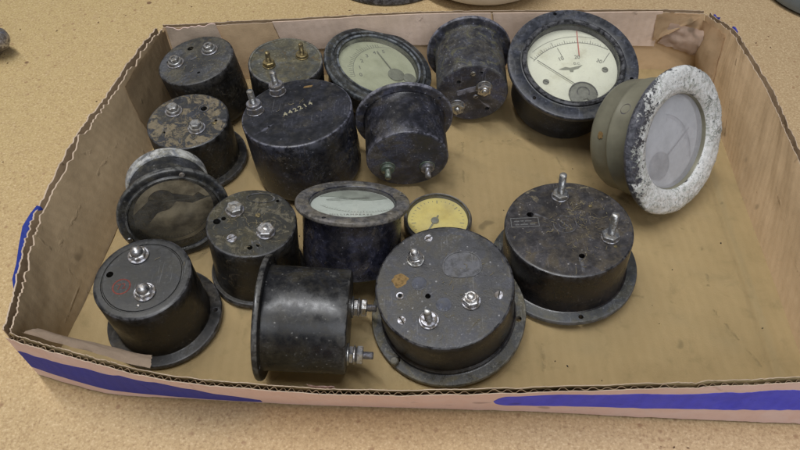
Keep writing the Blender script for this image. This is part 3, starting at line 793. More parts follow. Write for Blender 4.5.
class Meter:
    def __init__(s, key, name, label, cat='meter'):
        x, y, z, th, ph, RF, RB, h = FIT[key]
        n = Vector((math.sin(th) * math.cos(ph), math.sin(th) * math.sin(ph), math.cos(th)))
        r = Vector((1, 0, 0)) if abs(n.x) < .8 else Vector((0, 0, 1))
        lx = (r - n * n.dot(r)).normalized(); ly = n.cross(lx)
        s.e = bpy.data.objects.new(name, None)
        s.e.empty_display_size = 0.02
        COL.objects.link(s.e)
        mw = Matrix(((lx.x, ly.x, n.x, x), (lx.y, ly.y, n.y, y), (lx.z, ly.z, n.z, z + 0.0004), (0, 0, 0, 1)))
        s.e.matrix_world = mw
        tag(s.e, label, cat, GROUP)
        s.RF, s.RB, s.h = RF * 1000, RB * 1000, h * 1000
        s.seed = ord(key) * 1.7
    def part(s, name, bm, mats, smooth=35):
        return link_mesh(name, bm, mats, s.e, smooth)
    def housing(s, side, end, flange=None, ft=3.6, RW=None, zd=6.0, lip=None, holes=(), fholes=(), body_steps=None, taper=0.0, name='housing', holedepth=6, bez=None):
        """closed turned case. material slots: 0 side, 1 end face, 2 flange"""
        RF, RB, h = s.RF, s.RB, s.h
        flange = flange or side
        P = []
        if RW:
            P += [(0, zd), (RW - 0.3, zd), (RW, zd - 0.3), (RW, 1.3), (RW + 0.4, 0.7)]
            if bez:
                P += bez
            else:
                P += [(RW + 1.6, 0.0)]
        else:
            P += [(0, 0.0)]
        if RF > RB + 0.5:
            P += [(RF - 1.6, 0.0), (RF - 0.5, 0.3), (RF, 1.0), (RF, ft - 1.0), (RF - 0.4, ft - 0.3), (RF - 1.3, ft)]
            P += [(RB + 1.3, ft + 0.15), (RB + 0.5, ft + 0.5), (RB + 0.05, ft + 1.5)]
        else:
            P += [(RB - 2.5, 0.0), (RB - 1.2, 0.4), (RB - 0.6, 1.5), (RB - 0.3, ft)]
        if body_steps:
            P += body_steps(RB, h, ft)
        n = 5
        for i in range(1, n):
            z = ft + 2 + (h - ft - 4) * i / n
            P.append((RB - taper * i / n, z))
        if lip == 'raised':
            P += [(RB, h - 1.0), (RB - 0.25, h - 0.3), (RB - 0.9, h), (RB - 1.7, h - 0.1), (RB - 2.1, h - 0.7), (RB - 2.6, h - 0.9)]
            top = h - 0.9
        elif lip == 'groove':
            P += [(RB, h - 1.6), (RB - 0.4, h - 0.6), (RB - 1.2, h - 0.1), (RB - 2.2, h), (RB - 4.4, h), (RB - 4.8, h - 0.5), (RB - 5.3, h - 0.5), (RB - 5.7, h)]
            top = h
        else:
            P += [(RB, h - 1.3), (RB - 0.3, h - 0.5), (RB - 1.1, h - 0.08), (RB - 1.8, h)]
            top = h
        r = P[-1][0]
        for k in (0.75, 0.5, 0.25):
            P.append((r * k, top))
        P.append((0, top))
        s.top = top
        lim = RB - 1.2
        def em(r, z):
            if z > h - 1.6 and r < lim + 0.4: return 1
            if z <= ft + 0.3 and r > RW_: return 2
            return 0
        RW_ = (RW or 0) + 0.2
        bm = bmesh.new()
        lathe(bm, P, 112, 0, endmat=em, wob=0.22, seed=s.seed)
        bmesh.ops.recalc_face_normals(bm, faces=bm.faces)
        o = link_mesh(name, bm, [side, end, flange])
        cut = [(x, y, top - holedepth, top + 3, r) for x, y, r in holes] + [(x, y, -2, ft + 3, r) for x, y, r in fholes]
        carve(o, cut)
        o.parent = s.e
        s.body = o
        return o
    def stud(s, x, y, length, r=2.2, stack=(), mat='zinc', nutmat=None, washer=None, wmat=None, dome=False, tilt=0.0, pitch=0.75):
        """threaded stud with stacked nuts: stack = [(kind, height, halfwidth)]"""
        z = s.top
        bm = bmesh.new()
        P = [(0, z - 1.0), (r, z - 1.0)]
        zz = z
        while zz < z + length - 0.8:
            P += [(r, zz), (r - 0.28, zz + pitch / 2)]
            zz += pitch
        P += [(r, z + length - 0.7), (r - 0.6, z + length), (0, z + length)]
        lathe(bm, P, 20, 0, x, y)
        st = link_mesh('terminal', bm, M[mat], s.e, 50)
        zz = z + 0.05
        if washer:
            b2 = bmesh.new()
            lathe(b2, [(r * 0.9, zz), (washer - 0.2, zz), (washer, zz + 0.2), (washer, zz + 0.7), (washer - 0.3, zz + 0.95), (r * 0.9, zz + 0.95)], 36, 0, x, y)
            link_mesh('washer', b2, M[wmat or mat], st)
            zz += 1.0
        for q, (kind, hh, hw) in enumerate(stack):
            b2 = bmesh.new()
            if kind == 'hex':
                hexprism(b2, x, y, zz, zz + hh, hw, rot=(x * 1.7 + y + q * 0.5), ch=0.6)
            elif kind == 'round':
                PP = [(r * 0.8, zz), (hw - 0.3, zz), (hw, zz + 0.3), (hw, zz + hh - 0.4), (hw - 0.4, zz + hh), (r * 0.8, zz + hh)]
                lathe(b2, PP, 32, 0, x, y)
            elif kind == 'cone':
                lathe(b2, [(r * 0.8, zz), (hw, zz), (hw, zz + hh * 0.3), (hw * 0.62, zz + hh), (r * 0.8, zz + hh)], 28, 0, x, y)
            elif kind == 'dome':
                PP = [(hw, zz)] + [(hw * math.cos(a * PI / 16), zz + hh * math.sin(a * PI / 16)) for a in range(1, 8)] + [(0, zz + hh)]
                lathe(b2, PP, 32, 0, x, y)
            link_mesh('nut', b2, M[nutmat or mat], st, 32)
            zz += hh + 0.05
        return st
    def screw(s, x, y, r, z=None, mat='dull', slot=True, name='screw', rot=0.6, down=False, hh=0.7):
        z = s.top if z is None else z
        bm = bmesh.new()
        sg = -1 if down else 1
        lathe(bm, [(r, z - sg * 0.5), (r, z + sg * (hh - 0.3)), (r - 0.35, z + sg * hh), (0, z + sg * hh)], 28, 0, x, y)
        if slot:
            zz = z + sg * hh
            box(bm, -r * 0.92, r * 0.92, -0.28, 0.28, min(zz, zz + sg * 0.04), max(zz, zz + sg * 0.04), 1, rot, (x, y))
        return s.part(name, bm, [M[mat], M['hole']])
    def dial(s, RW, zd, paper, glass, gz=1.9, movement=None):
        bm = bmesh.new()
        lathe(bm, [(0, zd - 0.5), (RW - 0.4, zd - 0.5), (RW - 0.4, zd - 0.15), (0, zd - 0.15)], 80)
        d = s.part('dial', bm, paper)
        bm = bmesh.new()
        lathe(bm, [(0, gz), (RW - 0.15, gz), (RW - 0.15, gz + 0.0)] if False else [(0, gz), (RW - 0.1, gz)], 80)
        g = s.part('glass', bm, glass)
        if g.data.polygons[0].normal.z > 0:
            g.data.flip_normals()
        return d, g

# ---- L front-left, smooth black
m = Meter('L', 'panel_meter', 'smooth black meter at front left with two domed nuts and a red ring mark')
m.housing(M['black_L_side'], M['black_L'], M['black_L_side'], ft=4.2, lip='groove', holes=[(-18.6, 2.1, 2.0)], fholes=[(30.4, 3, 1.5), (-10, -29, 1.5)])
for x, y in ((-5.2, 14.6), (3.8, -10.1)):
    m.stud(x, y, 5.5, 2.1, [('hex', 2.2, 4.9), ('dome', 4.2, 3.7)], 'steel', washer=6.0, wmat='dull')
bm = bmesh.new(); arc_band(bm, -10.1, -6.0, 4.3, 5.1, 0, 360, m.top + 0.02, 0.05, 48); m.part('ring_mark', bm, M['redmark'])
text_mesh('ring_number', '72', 5.2, M['redmark'], m.e, (-10.1, -6.0, m.top + 0.03), 0.2)
m.screw(2.1, -18.2, 0.9, mat='steel', slot=False, name='bright_rivet')

# ---- K crusted
m = Meter('K', 'panel_meter', 'crusted olive grey meter with two hex nuts, between the standing glass one and the middle')
m.housing(M['crust_side'], M['crust_K'], M['crust_side'], ft=4.0, holes=[(-20, -0.6, 2.2), (-16.5, 1.8, 1.4), (1.8, -19.2, 1.6), (6.2, -17.4, 1.1), (13.5, 17.4, 1.1)])
m.stud(-10.9, 8.5, 4.2, 2.2, [('hex', 3.0, 5.0)], 'zinc', washer=5.6, wmat='dull')
m.stud(9.5, -7.7, 4.6, 2.2, [('hex', 3.2, 5.2)], 'steel', washer=5.6, wmat='dull')
m.screw(-9.4, -13.1, 3.0, mat='dull'); m.screw(3.2, 5.2, 1.6, mat='brass', slot=False, name='small_nut')
bm = bmesh.new(); arc_band(bm, 3, 19, 3.5, 4.0, 0, 360, m.top + 0.01, 0.5, 30)
bmesh.ops.scale(bm, vec=(2.2, 1, 1), verts=bm.verts, space=Matrix.Translation((-.003, -.019, 0))); m.part('raised_badge', bm, M['crust_K'])

# ---- P big front centre
m = Meter('P', 'panel_meter', 'largest face down meter at front centre, grey end with three terminals and slotted screws')
m.housing(M['side_P'], M['dust_P'], M['flange_P'], ft=4.0, holes=[(-9.1, -6.7, 1.6)], fholes=[(-30, -29, 1.8), (41, -7, 1.8), (4, 42, 1.8)], body_steps=lambda RB, h, ft: [(RB + 1.0, ft + 2.0), (RB + 0.9, ft + 3.2), (RB - 0.2, ft + 4.0)])
m.stud(-15.6, 17.2, 10.5, 2.1, [('hex', 3.4, 4.6), ('cone', 2.6, 3.8)], 'steel', washer=5.2, wmat='zinc')
m.stud(14.3, -11.5, 7.5, 2.1, [('hex', 3.4, 4.8), ('round', 1.6, 3.4)], 'steel', washer=5.4, wmat='dull')
m.stud(-8.9, -21.5, 12.0, 2.2, [('round', 1.2, 4.6)], 'zinc', nutmat='dull', washer=5.6, wmat='dull')
for q, (x, y) in enumerate(((-7.9, 30.9), (29.6, -8.5), (-23.7, -20.7))):
    m.screw(x, y, 2.6, mat='dull', rot=0.5 + q * 0.8, hh=0.5)
for x, y in ((-13.9, 1.5), (-0.7, -12.4)):
    bm = bmesh.new(); lathe(bm, [(4.4, m.top - 0.2), (4.3, m.top + 0.25), (3.9, m.top + 0.45), (3.2, m.top + 0.2), (1.5, m.top + 0.08), (0, m.top + 0.05)], 40, 0, x, y)
    m.part('moulded_dimple', bm, M['blue_dimple'])
m.screw(-24.6, -5.7, 2.4, mat='dull', slot=False, name='hollow_rivet')
bm = bmesh.new(); lathe(bm, [(1.3, m.top + 0.6), (1.3, m.top + 0.75), (0, m.top + 0.75)], 20, 0, -24.6, -5.7); m.part('rivet_bore', bm, M['hole'])
# raised shield-shaped badge
def shield(sc):
    pts = []
    for i in range(40):
        a = 2 * PI * i / 40
        rx = 11.0 * sc; ry = 8.6 * sc
        e = 0.82
        c, sn = math.cos(a), math.sin(a)
        pts.append((10.6 + rx * math.copysign(abs(c) ** e, c) * (1 - 0.12 * sn), 12.1 + ry * math.copysign(abs(sn) ** e, sn)))
    return pts
bm = bmesh.new()
for i, (a, b2) in enumerate(zip(shield(1.0), shield(1.0)[1:] + shield(1.0)[:1])):
    pass
o1, o2 = shield(1.0), shield(0.93)
for i in range(40):
    j = (i + 1) % 40
    flatpoly(bm, [o2[i], o2[j], o1[j], o1[i]], m.top - 0.1, 0.55)
flatpoly(bm, shield(0.92), m.top - 0.1, 0.25)
m.part('raised_badge', bm, M['dust_P'])
bm = bmesh.new()
pts = [(-24.6 + (4.6 + 1.6 * mn.noise(Vector((math.cos(a) * 1.5, math.sin(a) * 1.5, 2)))) * math.cos(a), 4.2 + (3.8 + 2.2 * mn.noise(Vector((math.cos(a) * 1.5, math.sin(a) * 1.5, 6)))) * math.sin(a)) for a in [2 * PI * i / 30 for i in range(30)]]
flatpoly(bm, pts, m.top + 0.01, 0.06); m.part('rust_patch', bm, M['rust'])
bm = bmesh.new()   # bent mounting tab on the flange
lathe(bm, [(2.4, 3.0), (2.4, 7.0), (1.8, 7.6), (0, 7.6)], 20, 0, -31.5, -30.5); m.part('flange_screw', bm, M['flange_P'])

# ---- Q big right
m = Meter('Q', 'panel_meter', 'wide dark meter at the right with two long bright studs on its brown dusty end')
m.housing(M['side_P'], M['dust_Q'], M['flange_Q'], ft=3.8, holes=[(-21.6, 11.2, 2.1), (4.0, -23.0, 1.8)], fholes=[(4.5, -42.2, 1.5), (-42.5, 8, 1.5), (38, 20, 1.5)])
m.stud(-1.2, 25.3, 19.5, 2.25, [('hex', 2.8, 5.2)], 'zinc', washer=5.4, wmat='dull')
m.stud(22.8, -9.9, 20.5, 2.25, [('hex', 2.8, 5.4)], 'zinc', washer=5.6, wmat='dull')
bm = bmesh.new(); arc_band(bm, -1.8, 2.0, 6.6, 7.1, 0, 360, m.top + 0.01, 0.2, 48); arc_band(bm, -1.8, 2.0, 3.4, 3.8, 20, 320, m.top + 0.01, 0.2, 30)
box(bm, -0.3, 0.3, -5, 5, m.top + 0.01, m.top + 0.2, 0, 0.7, (-1.8, 2.0)); m.part('moulded_emblem', bm, M['dust_Q'])
bm = bmesh.new()
for (x0, x1, y0, y1) in ((-34, -17, 8.3, 8.7), (-34, -17, 1.3, 1.7), (-34, -33.6, 1.7, 8.3), (-17.4, -17, 1.7, 8.3)):
    box(bm, x0, x1, y0, y1, m.top + 0.01, m.top + 0.08)
for k, (a, w, y) in enumerate(((-32, 3.2, 6.0), (-28, 2.0, 6.1), (-25.4, 4.0, 6.0), (-31.5, 2.4, 3.2), (-28.3, 4.6, 3.3), (-22.6, 3.2, 3.2))):
    box(bm, a, a + w, y - 0.35, y + 0.35, m.top + 0.01, m.top + 0.07)
m.part('faded_label', bm, M['grey_print'])
m.screw(24.5, -17.0, 1.0, mat='brass', slot=False, name='brass_pin'); m.screw(15.8, 16.0, 1.2, mat='brass', slot=False, name='brass_pin')

# ---- D numbered
m = Meter('D', 'panel_meter', 'deep navy black meter stamped with a pale number, two large stacked nuts')
m.housing(M['navy_sheen_side'], M['navy_D'], M['navy_sheen_side'], ft=4.0, holes=[(-17, -15, 0.9)])
m.stud(-28.5, 3.1, 17.5, 2.3, [('hex', 4.2, 6.0), ('round', 2.4, 5.0)], 'zinc', nutmat='dull', washer=6.0, wmat='dull')
m.stud(-15.7, 23.3, 17.5, 2.3, [('hex', 4.2, 6.0), ('round', 2.4, 5.0)], 'zinc', nutmat='dull', washer=6.0, wmat='dull')
text_mesh('stamped_number', '442214', 5.6, M['stamp'], m.e, (0.6, 2.2, m.top + 0.06), 0.55, spacing=1.35, bold=0.12)
bm = bmesh.new(); flatpoly(bm, [(2, 26), (8, 26.5), (8.6, 28.8), (2.6, 28.2)], m.top + 0.01, 0.05); m.part('paint_smudge', bm, M['rust'])

# ---- A back left
m = Meter('A', 'panel_meter', 'grey dusty meter in the back left corner, two nuts on its tilted end')
m.housing(M['crust_side'], M['grey_A'], M['crust_side'], ft=4.0, holes=[(-6.9, 14.6, 2.4), (5.2, -15.8, 1.2), (-21, 1.0, 1.8)])
for x, y in ((-15.0, -1.9), (9.3, 9.1)):
    m.stud(x, y, 5.5, 2.2, [('round', 2.0, 5.2), ('hex', 2.4, 3.9)], 'zinc', washer=6.4, wmat='dull')
bm = bmesh.new(); box(bm, -2.5, 2.5, -0.9, 0.9, m.top - 0.3, m.top + 0.35, 0, 0.6, (-2, 1.5)); m.part('worn_bar', bm, M['crust_side'])

# ---- B patchy
m = Meter('B', 'panel_meter', 'meter with brown corroded patches on its end, just in front of the corner meter')
m.housing(M['crust_side'], M['patch_B'], M['crust_side'], ft=4.0, holes=[(9.2, 11.7, 2.3), (19.8, -0.8, 1.1), (-14, -12, 1.0)])
for x, y in ((-11.6, 9.1), (7.9, -8.6)):
    m.stud(x, y, 5.5, 2.2, [('round', 2.0, 5.0), ('hex', 2.6, 4.0)], 'zinc', washer=6.2, wmat='dull')
bm = bmesh.new(); arc_band(bm, 9.2, 11.7, 3.2, 3.9, 0, 360, m.top + 0.01, 0.4, 30); m.part('hole_rim', bm, M['patch_B'])
m.screw(19.0, -3.4, 1.6, mat='brass', slot=False, name='brass_pin')

# ---- C brass studs
m = Meter('C', 'panel_meter', 'olive dusty meter against the back wall with two thin brass studs')
m.housing(M['crust_side'], M['olive_C'], M['crust_side'], ft=4.0, lip='raised')
m.stud(-11.7, -4.8, 12.5, 1.8, [('hex', 3.2, 4.4)], 'brass', washer=4.8)
m.stud(11.5, 6.4, 12.0, 1.8, [('round', 2.0, 4.4)], 'brass', washer=4.8)

# ---- F
m = Meter('F', 'panel_meter', 'violet grey meter on its side right of the numbered one, two green tinged studs')
m.housing(M['violet_F_side'], M['violet_F'], M['violet_F'], ft=3.6, RW=25, zd=6, fholes=[(-3, -31.2, 1.3), (24, 21, 1.3), (-26, 17, 1.3)])
m.dial(25, 6, M['paper_N'], M['glass'])
m.stud(-13.8, -6.1, 10.5, 2.1, [('round', 2.6, 4.6)], 'verdigris', nutmat='verdigris', washer=5.4, wmat='verdigris')
m.stud(13.5, -7.1, 10.5, 2.1, [('round', 2.6, 4.6)], 'dull', nutmat='dull', washer=5.4, wmat='verdigris')
# ---- G
m = Meter('G', 'panel_meter', 'violet grey meter on its side at the back wall, left of the cream dial')
m.housing(M['olive_G_side'], M['violet_F'], M['violet_F'], ft=3.6, RW=24, zd=6, holes=[(-10.9, 11.2, 1.6), (12.4, -14.5, 1.6), (5.0, 20.0, 1.2)], fholes=[(-26, -12, 1.2), (18, -22, 1.2)])
m.dial(24, 6, M['paper_N'], M['glass'])
m.stud(8.1, 6.7, 6.5, 2.2, [('hex', 3.6, 5.6), ('round', 1.0, 3.4)], 'steel', washer=6.2, wmat='zinc')
m.stud(-10.7, -11.7, 6.5, 2.2, [('hex', 3.6, 5.6)], 'zinc', washer=6.2, wmat='dull')
m.screw(-1.1, 19.3, 2.0, mat='zinc'); m.screw(2.6, -2.6, 2.0, mat='dull')
bm = bmesh.new(); box(bm, -7.5, 7.5, -2.2, 2.2, m.top - 0.2, m.top + 0.5, 0, 0.35, (-4.5, 3.0)); m.part('worn_bar', bm, M['violet_F'])

# ---- M on its side in front
m = Meter('M', 'panel_meter', 'black meter on its side at the front, its two bolt terminals pointing right')
m.housing(M['side_M'], M['side_M'], M['side_M'], ft=3.4, RW=25, zd=6, fholes=[(0, 31.6, 1.3), (26, -18, 1.3)])
m.dial(25, 6, M['paper_N'], M['glass'])
for x, y in ((-11.4, -17.7), (-6.8, 16.9)):
    pass
m.stud(-11.0, -17.2, 14.5, 2.2, [('hex', 2.6, 5.2), ('cone', 1.6, 5.6), ('hex', 3.4, 5.4)], 'dull', nutmat='steel', washer=6.4, wmat='zinc')
m.stud(-7.0, 16.6, 14.5, 2.2, [('hex', 2.6, 5.0), ('cone', 1.6, 5.4), ('hex', 3.4, 5.4)], 'dull', nutmat='steel', washer=6.2, wmat='zinc')

# ---- H big cream dial
m = Meter('H', 'dial_meter', 'large round meter with cream dial and red line, leaning in the back row', 'meter')
RW = 34.0
bez = [(RW + 0.9, -1.4), (RW + 1.9, -1.8), (RW + 3.0, -1.2), (RW + 3.4, 0.1), (RW + 4.2, 0.3), (RW + 4.8, 0.0)]
m.housing(M['bezel_H'], M['bezel_H'], M['bezel_H'], ft=4.6, RW=RW, zd=7.0, fholes=[(-9.7, -43.0, 1.4), (-30.4, 30.1, 1.4), (40.5, 14, 1.4)], bez=bez)
bm = bmesh.new()
lathe(bm, [(RW - 0.6, 1.6), (RW - 0.6, -0.6), (RW + 0.5, -2.0), (RW + 1.9, -2.2), (RW + 3.1, -1.4), (RW + 3.3, -0.3)], 112)
m.part('bezel', bm, M['gloss_black'])
d, g = m.dial(RW, 7.0, M['paper_H'], M['glass'], 0.9)
zz = 6.35
px, py = 6.5, 21.0          # pivot, local mm (y grows towards the viewer)
bm = bmesh.new()
for r0, r1 in ((42.6, 43.0), (48.2, 48.45)):
    arc_band(bm, px, py, r0, r1, 218 if r0 < 45 else 225, 322 if r0 < 45 else 310, zz - 0.06, 0.05, 40)
for i in range(41):
    a = 220 + 100 * i / 40
    Lk = 4.2 if i % 10 == 0 else (3.0 if i % 5 == 0 else 1.8)
    ray_tick(bm, px, py, 42.8, 42.8 + Lk, a, 0.35 if i % 5 == 0 else 0.22, zz - 0.06, 0.05)
for a in (248, 270, 304):
    ray_tick(bm, px, py, 30.5, 41.0, a, 0.4, zz - 0.06, 0.05)
# trim anything past the dial
for v in list(bm.verts):
    if math.hypot(v.co.x, v.co.y) > (RW - 1) * MM:
        bm.verts.remove(v)
o = m.part('scale_marks', bm, M['ink']); o.parent = d
bm = bmesh.new(); ray_tick(bm, px, py, 31.0, 53.5, 270.5, 0.75, zz - 0.1, 0.05); o = m.part('red_line', bm, M['redline']); o.parent = d
for s_, x, y, r_ in (('10', -7.0, -7.5, 0.35), ('20', 5.1, -9.0, 0.0), ('30', 21.0, -5.5, -0.4)):
    o = text_mesh('numerals', s_, 4.4, M['ink'], d, (x, y, zz - 0.08), r_, True, 0.03)
bm = bmesh.new()   # small winged emblem
flatpoly(bm, [(-9.5, 1.9), (-4.5, -0.3), (-1.0, 0.3), (1.5, -0.2), (8.5, -2.2), (5.0, 1.0), (1.6, 2.1), (1.0, 4.0), (-1.2, 4.0), (-1.6, 2.2), (-5.0, 2.3)], zz - 0.1, 0.05)
o = m.part('dial_emblem', bm, M['ink_pale']); o.parent = d
for s_, x, y, sz in (('D.C.', 4.5, -3.4, 2.8),):
    text_mesh('dial_lettering', s_, sz, M['ink'], d, (x, y, zz - 0.08), 0.05, True, 0.03)
for x, y in ((24.4, 2.0), (-19.6, 12.5)):
    m.screw(x, y, 2.3, zz - 0.1, 'mech', True, 'dial_screw', 0.5, True, 0.5)
bm = bmesh.new()   # movement cover: arched window at the foot of the dial
lathe(bm, [(10.0, 6.5), (10.0, 5.0), (9.0, 4.6), (4, 4.4), (0, 4.4)], 48, 0, 6.0, 24.0)
bmesh.ops.delete(bm, geom=[v for v in bm.verts if math.hypot(v.co.x, v.co.y) > 0.0334], context='VERTS')
m.part('movement_cover', bm, M['mech'])
bm = bmesh.new(); arc_band(bm, 6.0, 24.0, 9.6, 10.4, 175, 365, 4.3, 0.8, 36); arc_band(bm, 6.0, 22.5, 4.0, 4.7, 150, 390, 4.0, 0.5, 24)
m.part('cover_rim', bm, M['gloss_black'])
bm = bmesh.new()
a = math.atan2(-4.8 - 20.9, -24.5 - 8.3)
ray_tick(bm, 8.3, 20.9, -2, 42, math.degrees(a), 0.45, 4.6, 0.25)
m.part('needle', bm, M['ink'])

# ---- E olive dial
m = Meter('E', 'dial_meter', 'tilted round meter with dull olive dial and heavy dark bezel in the back row', 'meter')
RW = 31.5
bez = [(RW + 0.6, -0.6), (RW + 1.8, -0.9), (RW + 2.6, 0.3), (RW + 3.8, 0.5), (RW + 4.4, -0.6), (RW + 6.0, -0.8), (RW + 7.0, 0.2)]
m.housing(M['bezel_E'], M['bezel_E'], M['bezel_E'], ft=5.0, RW=RW, zd=5.5, bez=bez)
d, g = m.dial(RW, 5.5, M['paper_E'], M['glass_E'], 0.8)
bm = bmesh.new()
for i in range(31):
    a = 160 + 110 * i / 30
    ray_tick(bm, 12.0, 3.0, 31.5, 34.5 if i % 5 else 36, a, 0.45, 4.95, 0.05)
arc_band(bm, 12.0, 3.0, 31.0, 31.4, 160, 270, 4.95, 0.05, 30)
for v in list(bm.verts):
    if math.hypot(v.co.x, v.co.y) > (RW - 1) * MM: bm.verts.remove(v)
o = m.part('scale_marks', bm, M['ink']); o.parent = d
for s_, a in (('0', 163), ('1', 181), ('2', 199), ('3', 217), ('4', 235), ('5', 253)):
    aa = math.radians(a)
    text_mesh('numerals', s_, 5.0, M['ink'], d, (12 + 26.0 * math.cos(aa), 3 + 26.0 * math.sin(aa), 4.95), 0.3, True, 0.03, bold=0.1)
bm = bmesh.new(); ray_tick(bm, 14.0, 3.0, 0, 27, 236, 0.7, 3.6, 0.25); m.part('needle', bm, M['ink'])
for x, y, r in ((14.9, 3.1, 6.6), (25.5, 4.0, 5.0)):
    bm = bmesh.new(); lathe(bm, [(r, 5.2), (r, 3.8), (r - 0.8, 3.3), (r * 0.4, 3.1), (0, 3.4)], 32, 0, x, y)
    bmesh.ops.delete(bm, geom=[v for v in bm.verts if math.hypot(v.co.x, v.co.y) > 0.0309], context='VERTS')
    m.part('movement_cover', bm, M['mech'])

# ---- N mint dial
m = Meter('N', 'dial_meter', 'round meter face up in the middle with pale mint dial and deep dark body', 'meter')
RW = 25.8
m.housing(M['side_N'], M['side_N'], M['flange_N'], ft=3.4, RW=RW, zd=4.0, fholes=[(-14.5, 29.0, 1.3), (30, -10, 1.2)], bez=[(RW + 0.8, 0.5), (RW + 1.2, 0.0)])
d, g = m.dial(RW, 4.0, M['paper_N'], M['glass'], 1.3)
bm = bmesh.new(); arc_band(bm, 4.0, -22, 33.0, 33.4, 50, 135, 3.5, 0.05, 40)
for i in range(26): ray_tick(bm, 4.0, -22, 31.5 if i % 5 else 30.5, 33.2, 52 + 80 * i / 25, 0.3, 3.5, 0.05)
for v in list(bm.verts):
    if math.hypot(v.co.x, v.co.y) > (RW - 1) * MM: bm.verts.remove(v)
o = m.part('scale_marks', bm, M['ink_pale']); o.parent = d
bm = bmesh.new()   # curved plate at the far side of the window
pts = [(-24 * math.cos(t), -24 * math.sin(t)) for t in [PI * (0.16 + 0.68 * i / 24) for i in range(25)]]
x1_, x0_ = pts[-1][0], pts[0][0]
low = [(x1_ + (x0_ - x1_) * i / 20, pts[0][1] - 1.0 + 3.4 * math.sin(PI * i / 20) + 1.6 * math.sin(2 * PI * i / 20)) for i in range(1, 20)]
flatpoly(bm, pts + low, 3.0, 0.4); m.part('movement_plate', bm, M['plate_N'])
text_mesh('dial_lettering', 'MILLIAMPERES', 3.2, M['ink'], d, (0.0, 15.0, 3.45), 0.08, True, 0.03, spacing=1.3)
bm = bmesh.new(); arc_band(bm, 2.7, -29.6, 2.0, 2.5, 0, 360, -0.06, 0.06, 24); m.part('stamped_mark', bm, M['ink'])
text_mesh('stamped_letter', 'W', 3.0, M['ink'], m.e, (2.7, -29.6, -0.04), 0, True, 0.03)
bm = bmesh.new(); ray_tick(bm, 10.0, -11.0, 0, 27, 168, 0.5, 2.4, 0.2); m.part('needle', bm, M['ink'])

# ---- O yellow gauge
m = Meter('O', 'pressure_gauge', 'small round gauge with yellow dial lying face up behind the largest meter', 'gauge')
m.housing(M['brass_O'], M['brass_O'], M['brass_O'], ft=9, RW=20.3, zd=3.2, bez=[(20.7, -0.5), (21.3, -0.7)])
d, g = m.dial(20.3, 3.2, M['paper_O'], M['glass'], 0.9)
bm = bmesh.new()
for i in range(31):
    ray_tick(bm, 0, 0, 16.2 if i % 5 else 14.8, 17.6, 120 + 300 * i / 30, 0.35 if i % 5 else 0.6, 2.65, 0.05)
o = m.part('scale_marks', bm, M['mech']); o.parent = d
bm = bmesh.new(); lathe(bm, [(2.6, 2.7), (2.6, 1.6), (1.8, 1.2), (0, 1.2)], 28, 0, -1.9, 0.9); m.part('needle_hub', bm, M['mech'])
bm = bmesh.new(); ray_tick(bm, -1.9, 0.9, -5, 14, 118, 0.8, 1.7, 0.25); m.part('needle', bm, M['mech'])

# ---- I olive body, flaking white ring
m = Meter('I', 'dial_meter', 'olive metal meter standing on edge at right with flaking white ring and painted glass glare', 'meter')
RW = 31.0
def stepsI(RB, h, ft):
    z = h * 0.62
    return [(RB + 1.6, ft + 3.0), (RB + 1.6, z - 1.2), (RB + 1.0, z - 0.5), (RB + 0.2, z), (RB + 0.0, z + 0.6)]
# own profile: flange ring with raised beads, stepped drum
bm = bmesh.new()
RF, RB, h = m.RF, m.RB, m.h
P = [(0, 9.0), (RW - 0.5, 9.0), (RW, 8.5), (RW, 3.0), (RW + 1.2, 1.2), (RW + 3.5, 0.1), (RW + 6, -0.6), (RF - 6, -0.4), (RF - 3, 0.3), (RF - 1, 1.4), (RF, 3.0), (RF - 0.2, 4.6), (RF - 1.2, 5.6),
     (RB + 3, 6.0), (RB + 1.7, 6.6), (RB + 1.4, 8), (RB + 1.4, h * 0.55), (RB + 1.9, h * 0.57), (RB + 1.9, h * 0.60), (RB + 1.2, h * 0.62), (RB + 0.6, h * 0.66), (RB + 0.4, h * 0.8), (RB, h - 3), (RB - 0.8, h - 1.1), (RB - 2.4, h), (RB * 0.5, h), (0, h)]
Q_ = []
for (a, b_) in zip(P, P[1:]):
    Q_.append(a)
    if a[0] > RW - 0.5 and a[1] < 6.2 and b_[1] < 6.7:
        kk = max(1, int(math.hypot(a[0] - b_[0], a[1] - b_[1]) / 0.7))
        for q in range(1, kk):
            Q_.append((a[0] + (b_[0] - a[0]) * q / kk, a[1] + (b_[1] - a[1]) * q / kk))
Q_.append(P[-1])
rngs = lathe(bm, Q_, 300, 0, endmat=lambda r, z: 1 if (r > RW + 0.3 and z < 6.2) else 0, wob=0.25, seed=3)
for ring, (r_, z_) in zip(rngs, Q_):
    if r_ < RW + 0.5 or z_ > 6.2:
        continue
    for v in ring:
        k = mn.noise(v.co * 90) * 0.0007 + mn.noise(v.co * 420) * 0.00016 + mn.noise(v.co * 1200) * 0.00010
        k = k + 0.00022 * (1 if mn.noise(v.co * 300 + Vector((5, 2, 1))) > 0.02 else 0)
        v.co += Vector((v.co.x, v.co.y, 0)).normalized() * k * 0.7 + Vector((0, 0, -1)) * k
m.part('housing', bm, [M['olive_I'], M['flaky']])
m.top = h
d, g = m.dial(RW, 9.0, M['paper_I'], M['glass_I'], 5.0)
bm = bmesh.new(); lathe(bm, [(9.5, 8.8), (9.5, 6.8), (8.0, 6.2), (0, 6.0)], 40, 0, -8.0, 16.0); m.part('movement_cover', bm, M['mech'])
bm = bmesh.new(); arc_band(bm, -8, 16, 33.5, 33.9, -85, -5, 8.3, 0.05, 40)
for i in range(31): ray_tick(bm, -8, 16, 31.5 if i % 5 else 29.5, 33.6, -83 + 76 * i / 30, 0.35, 8.3, 0.05)
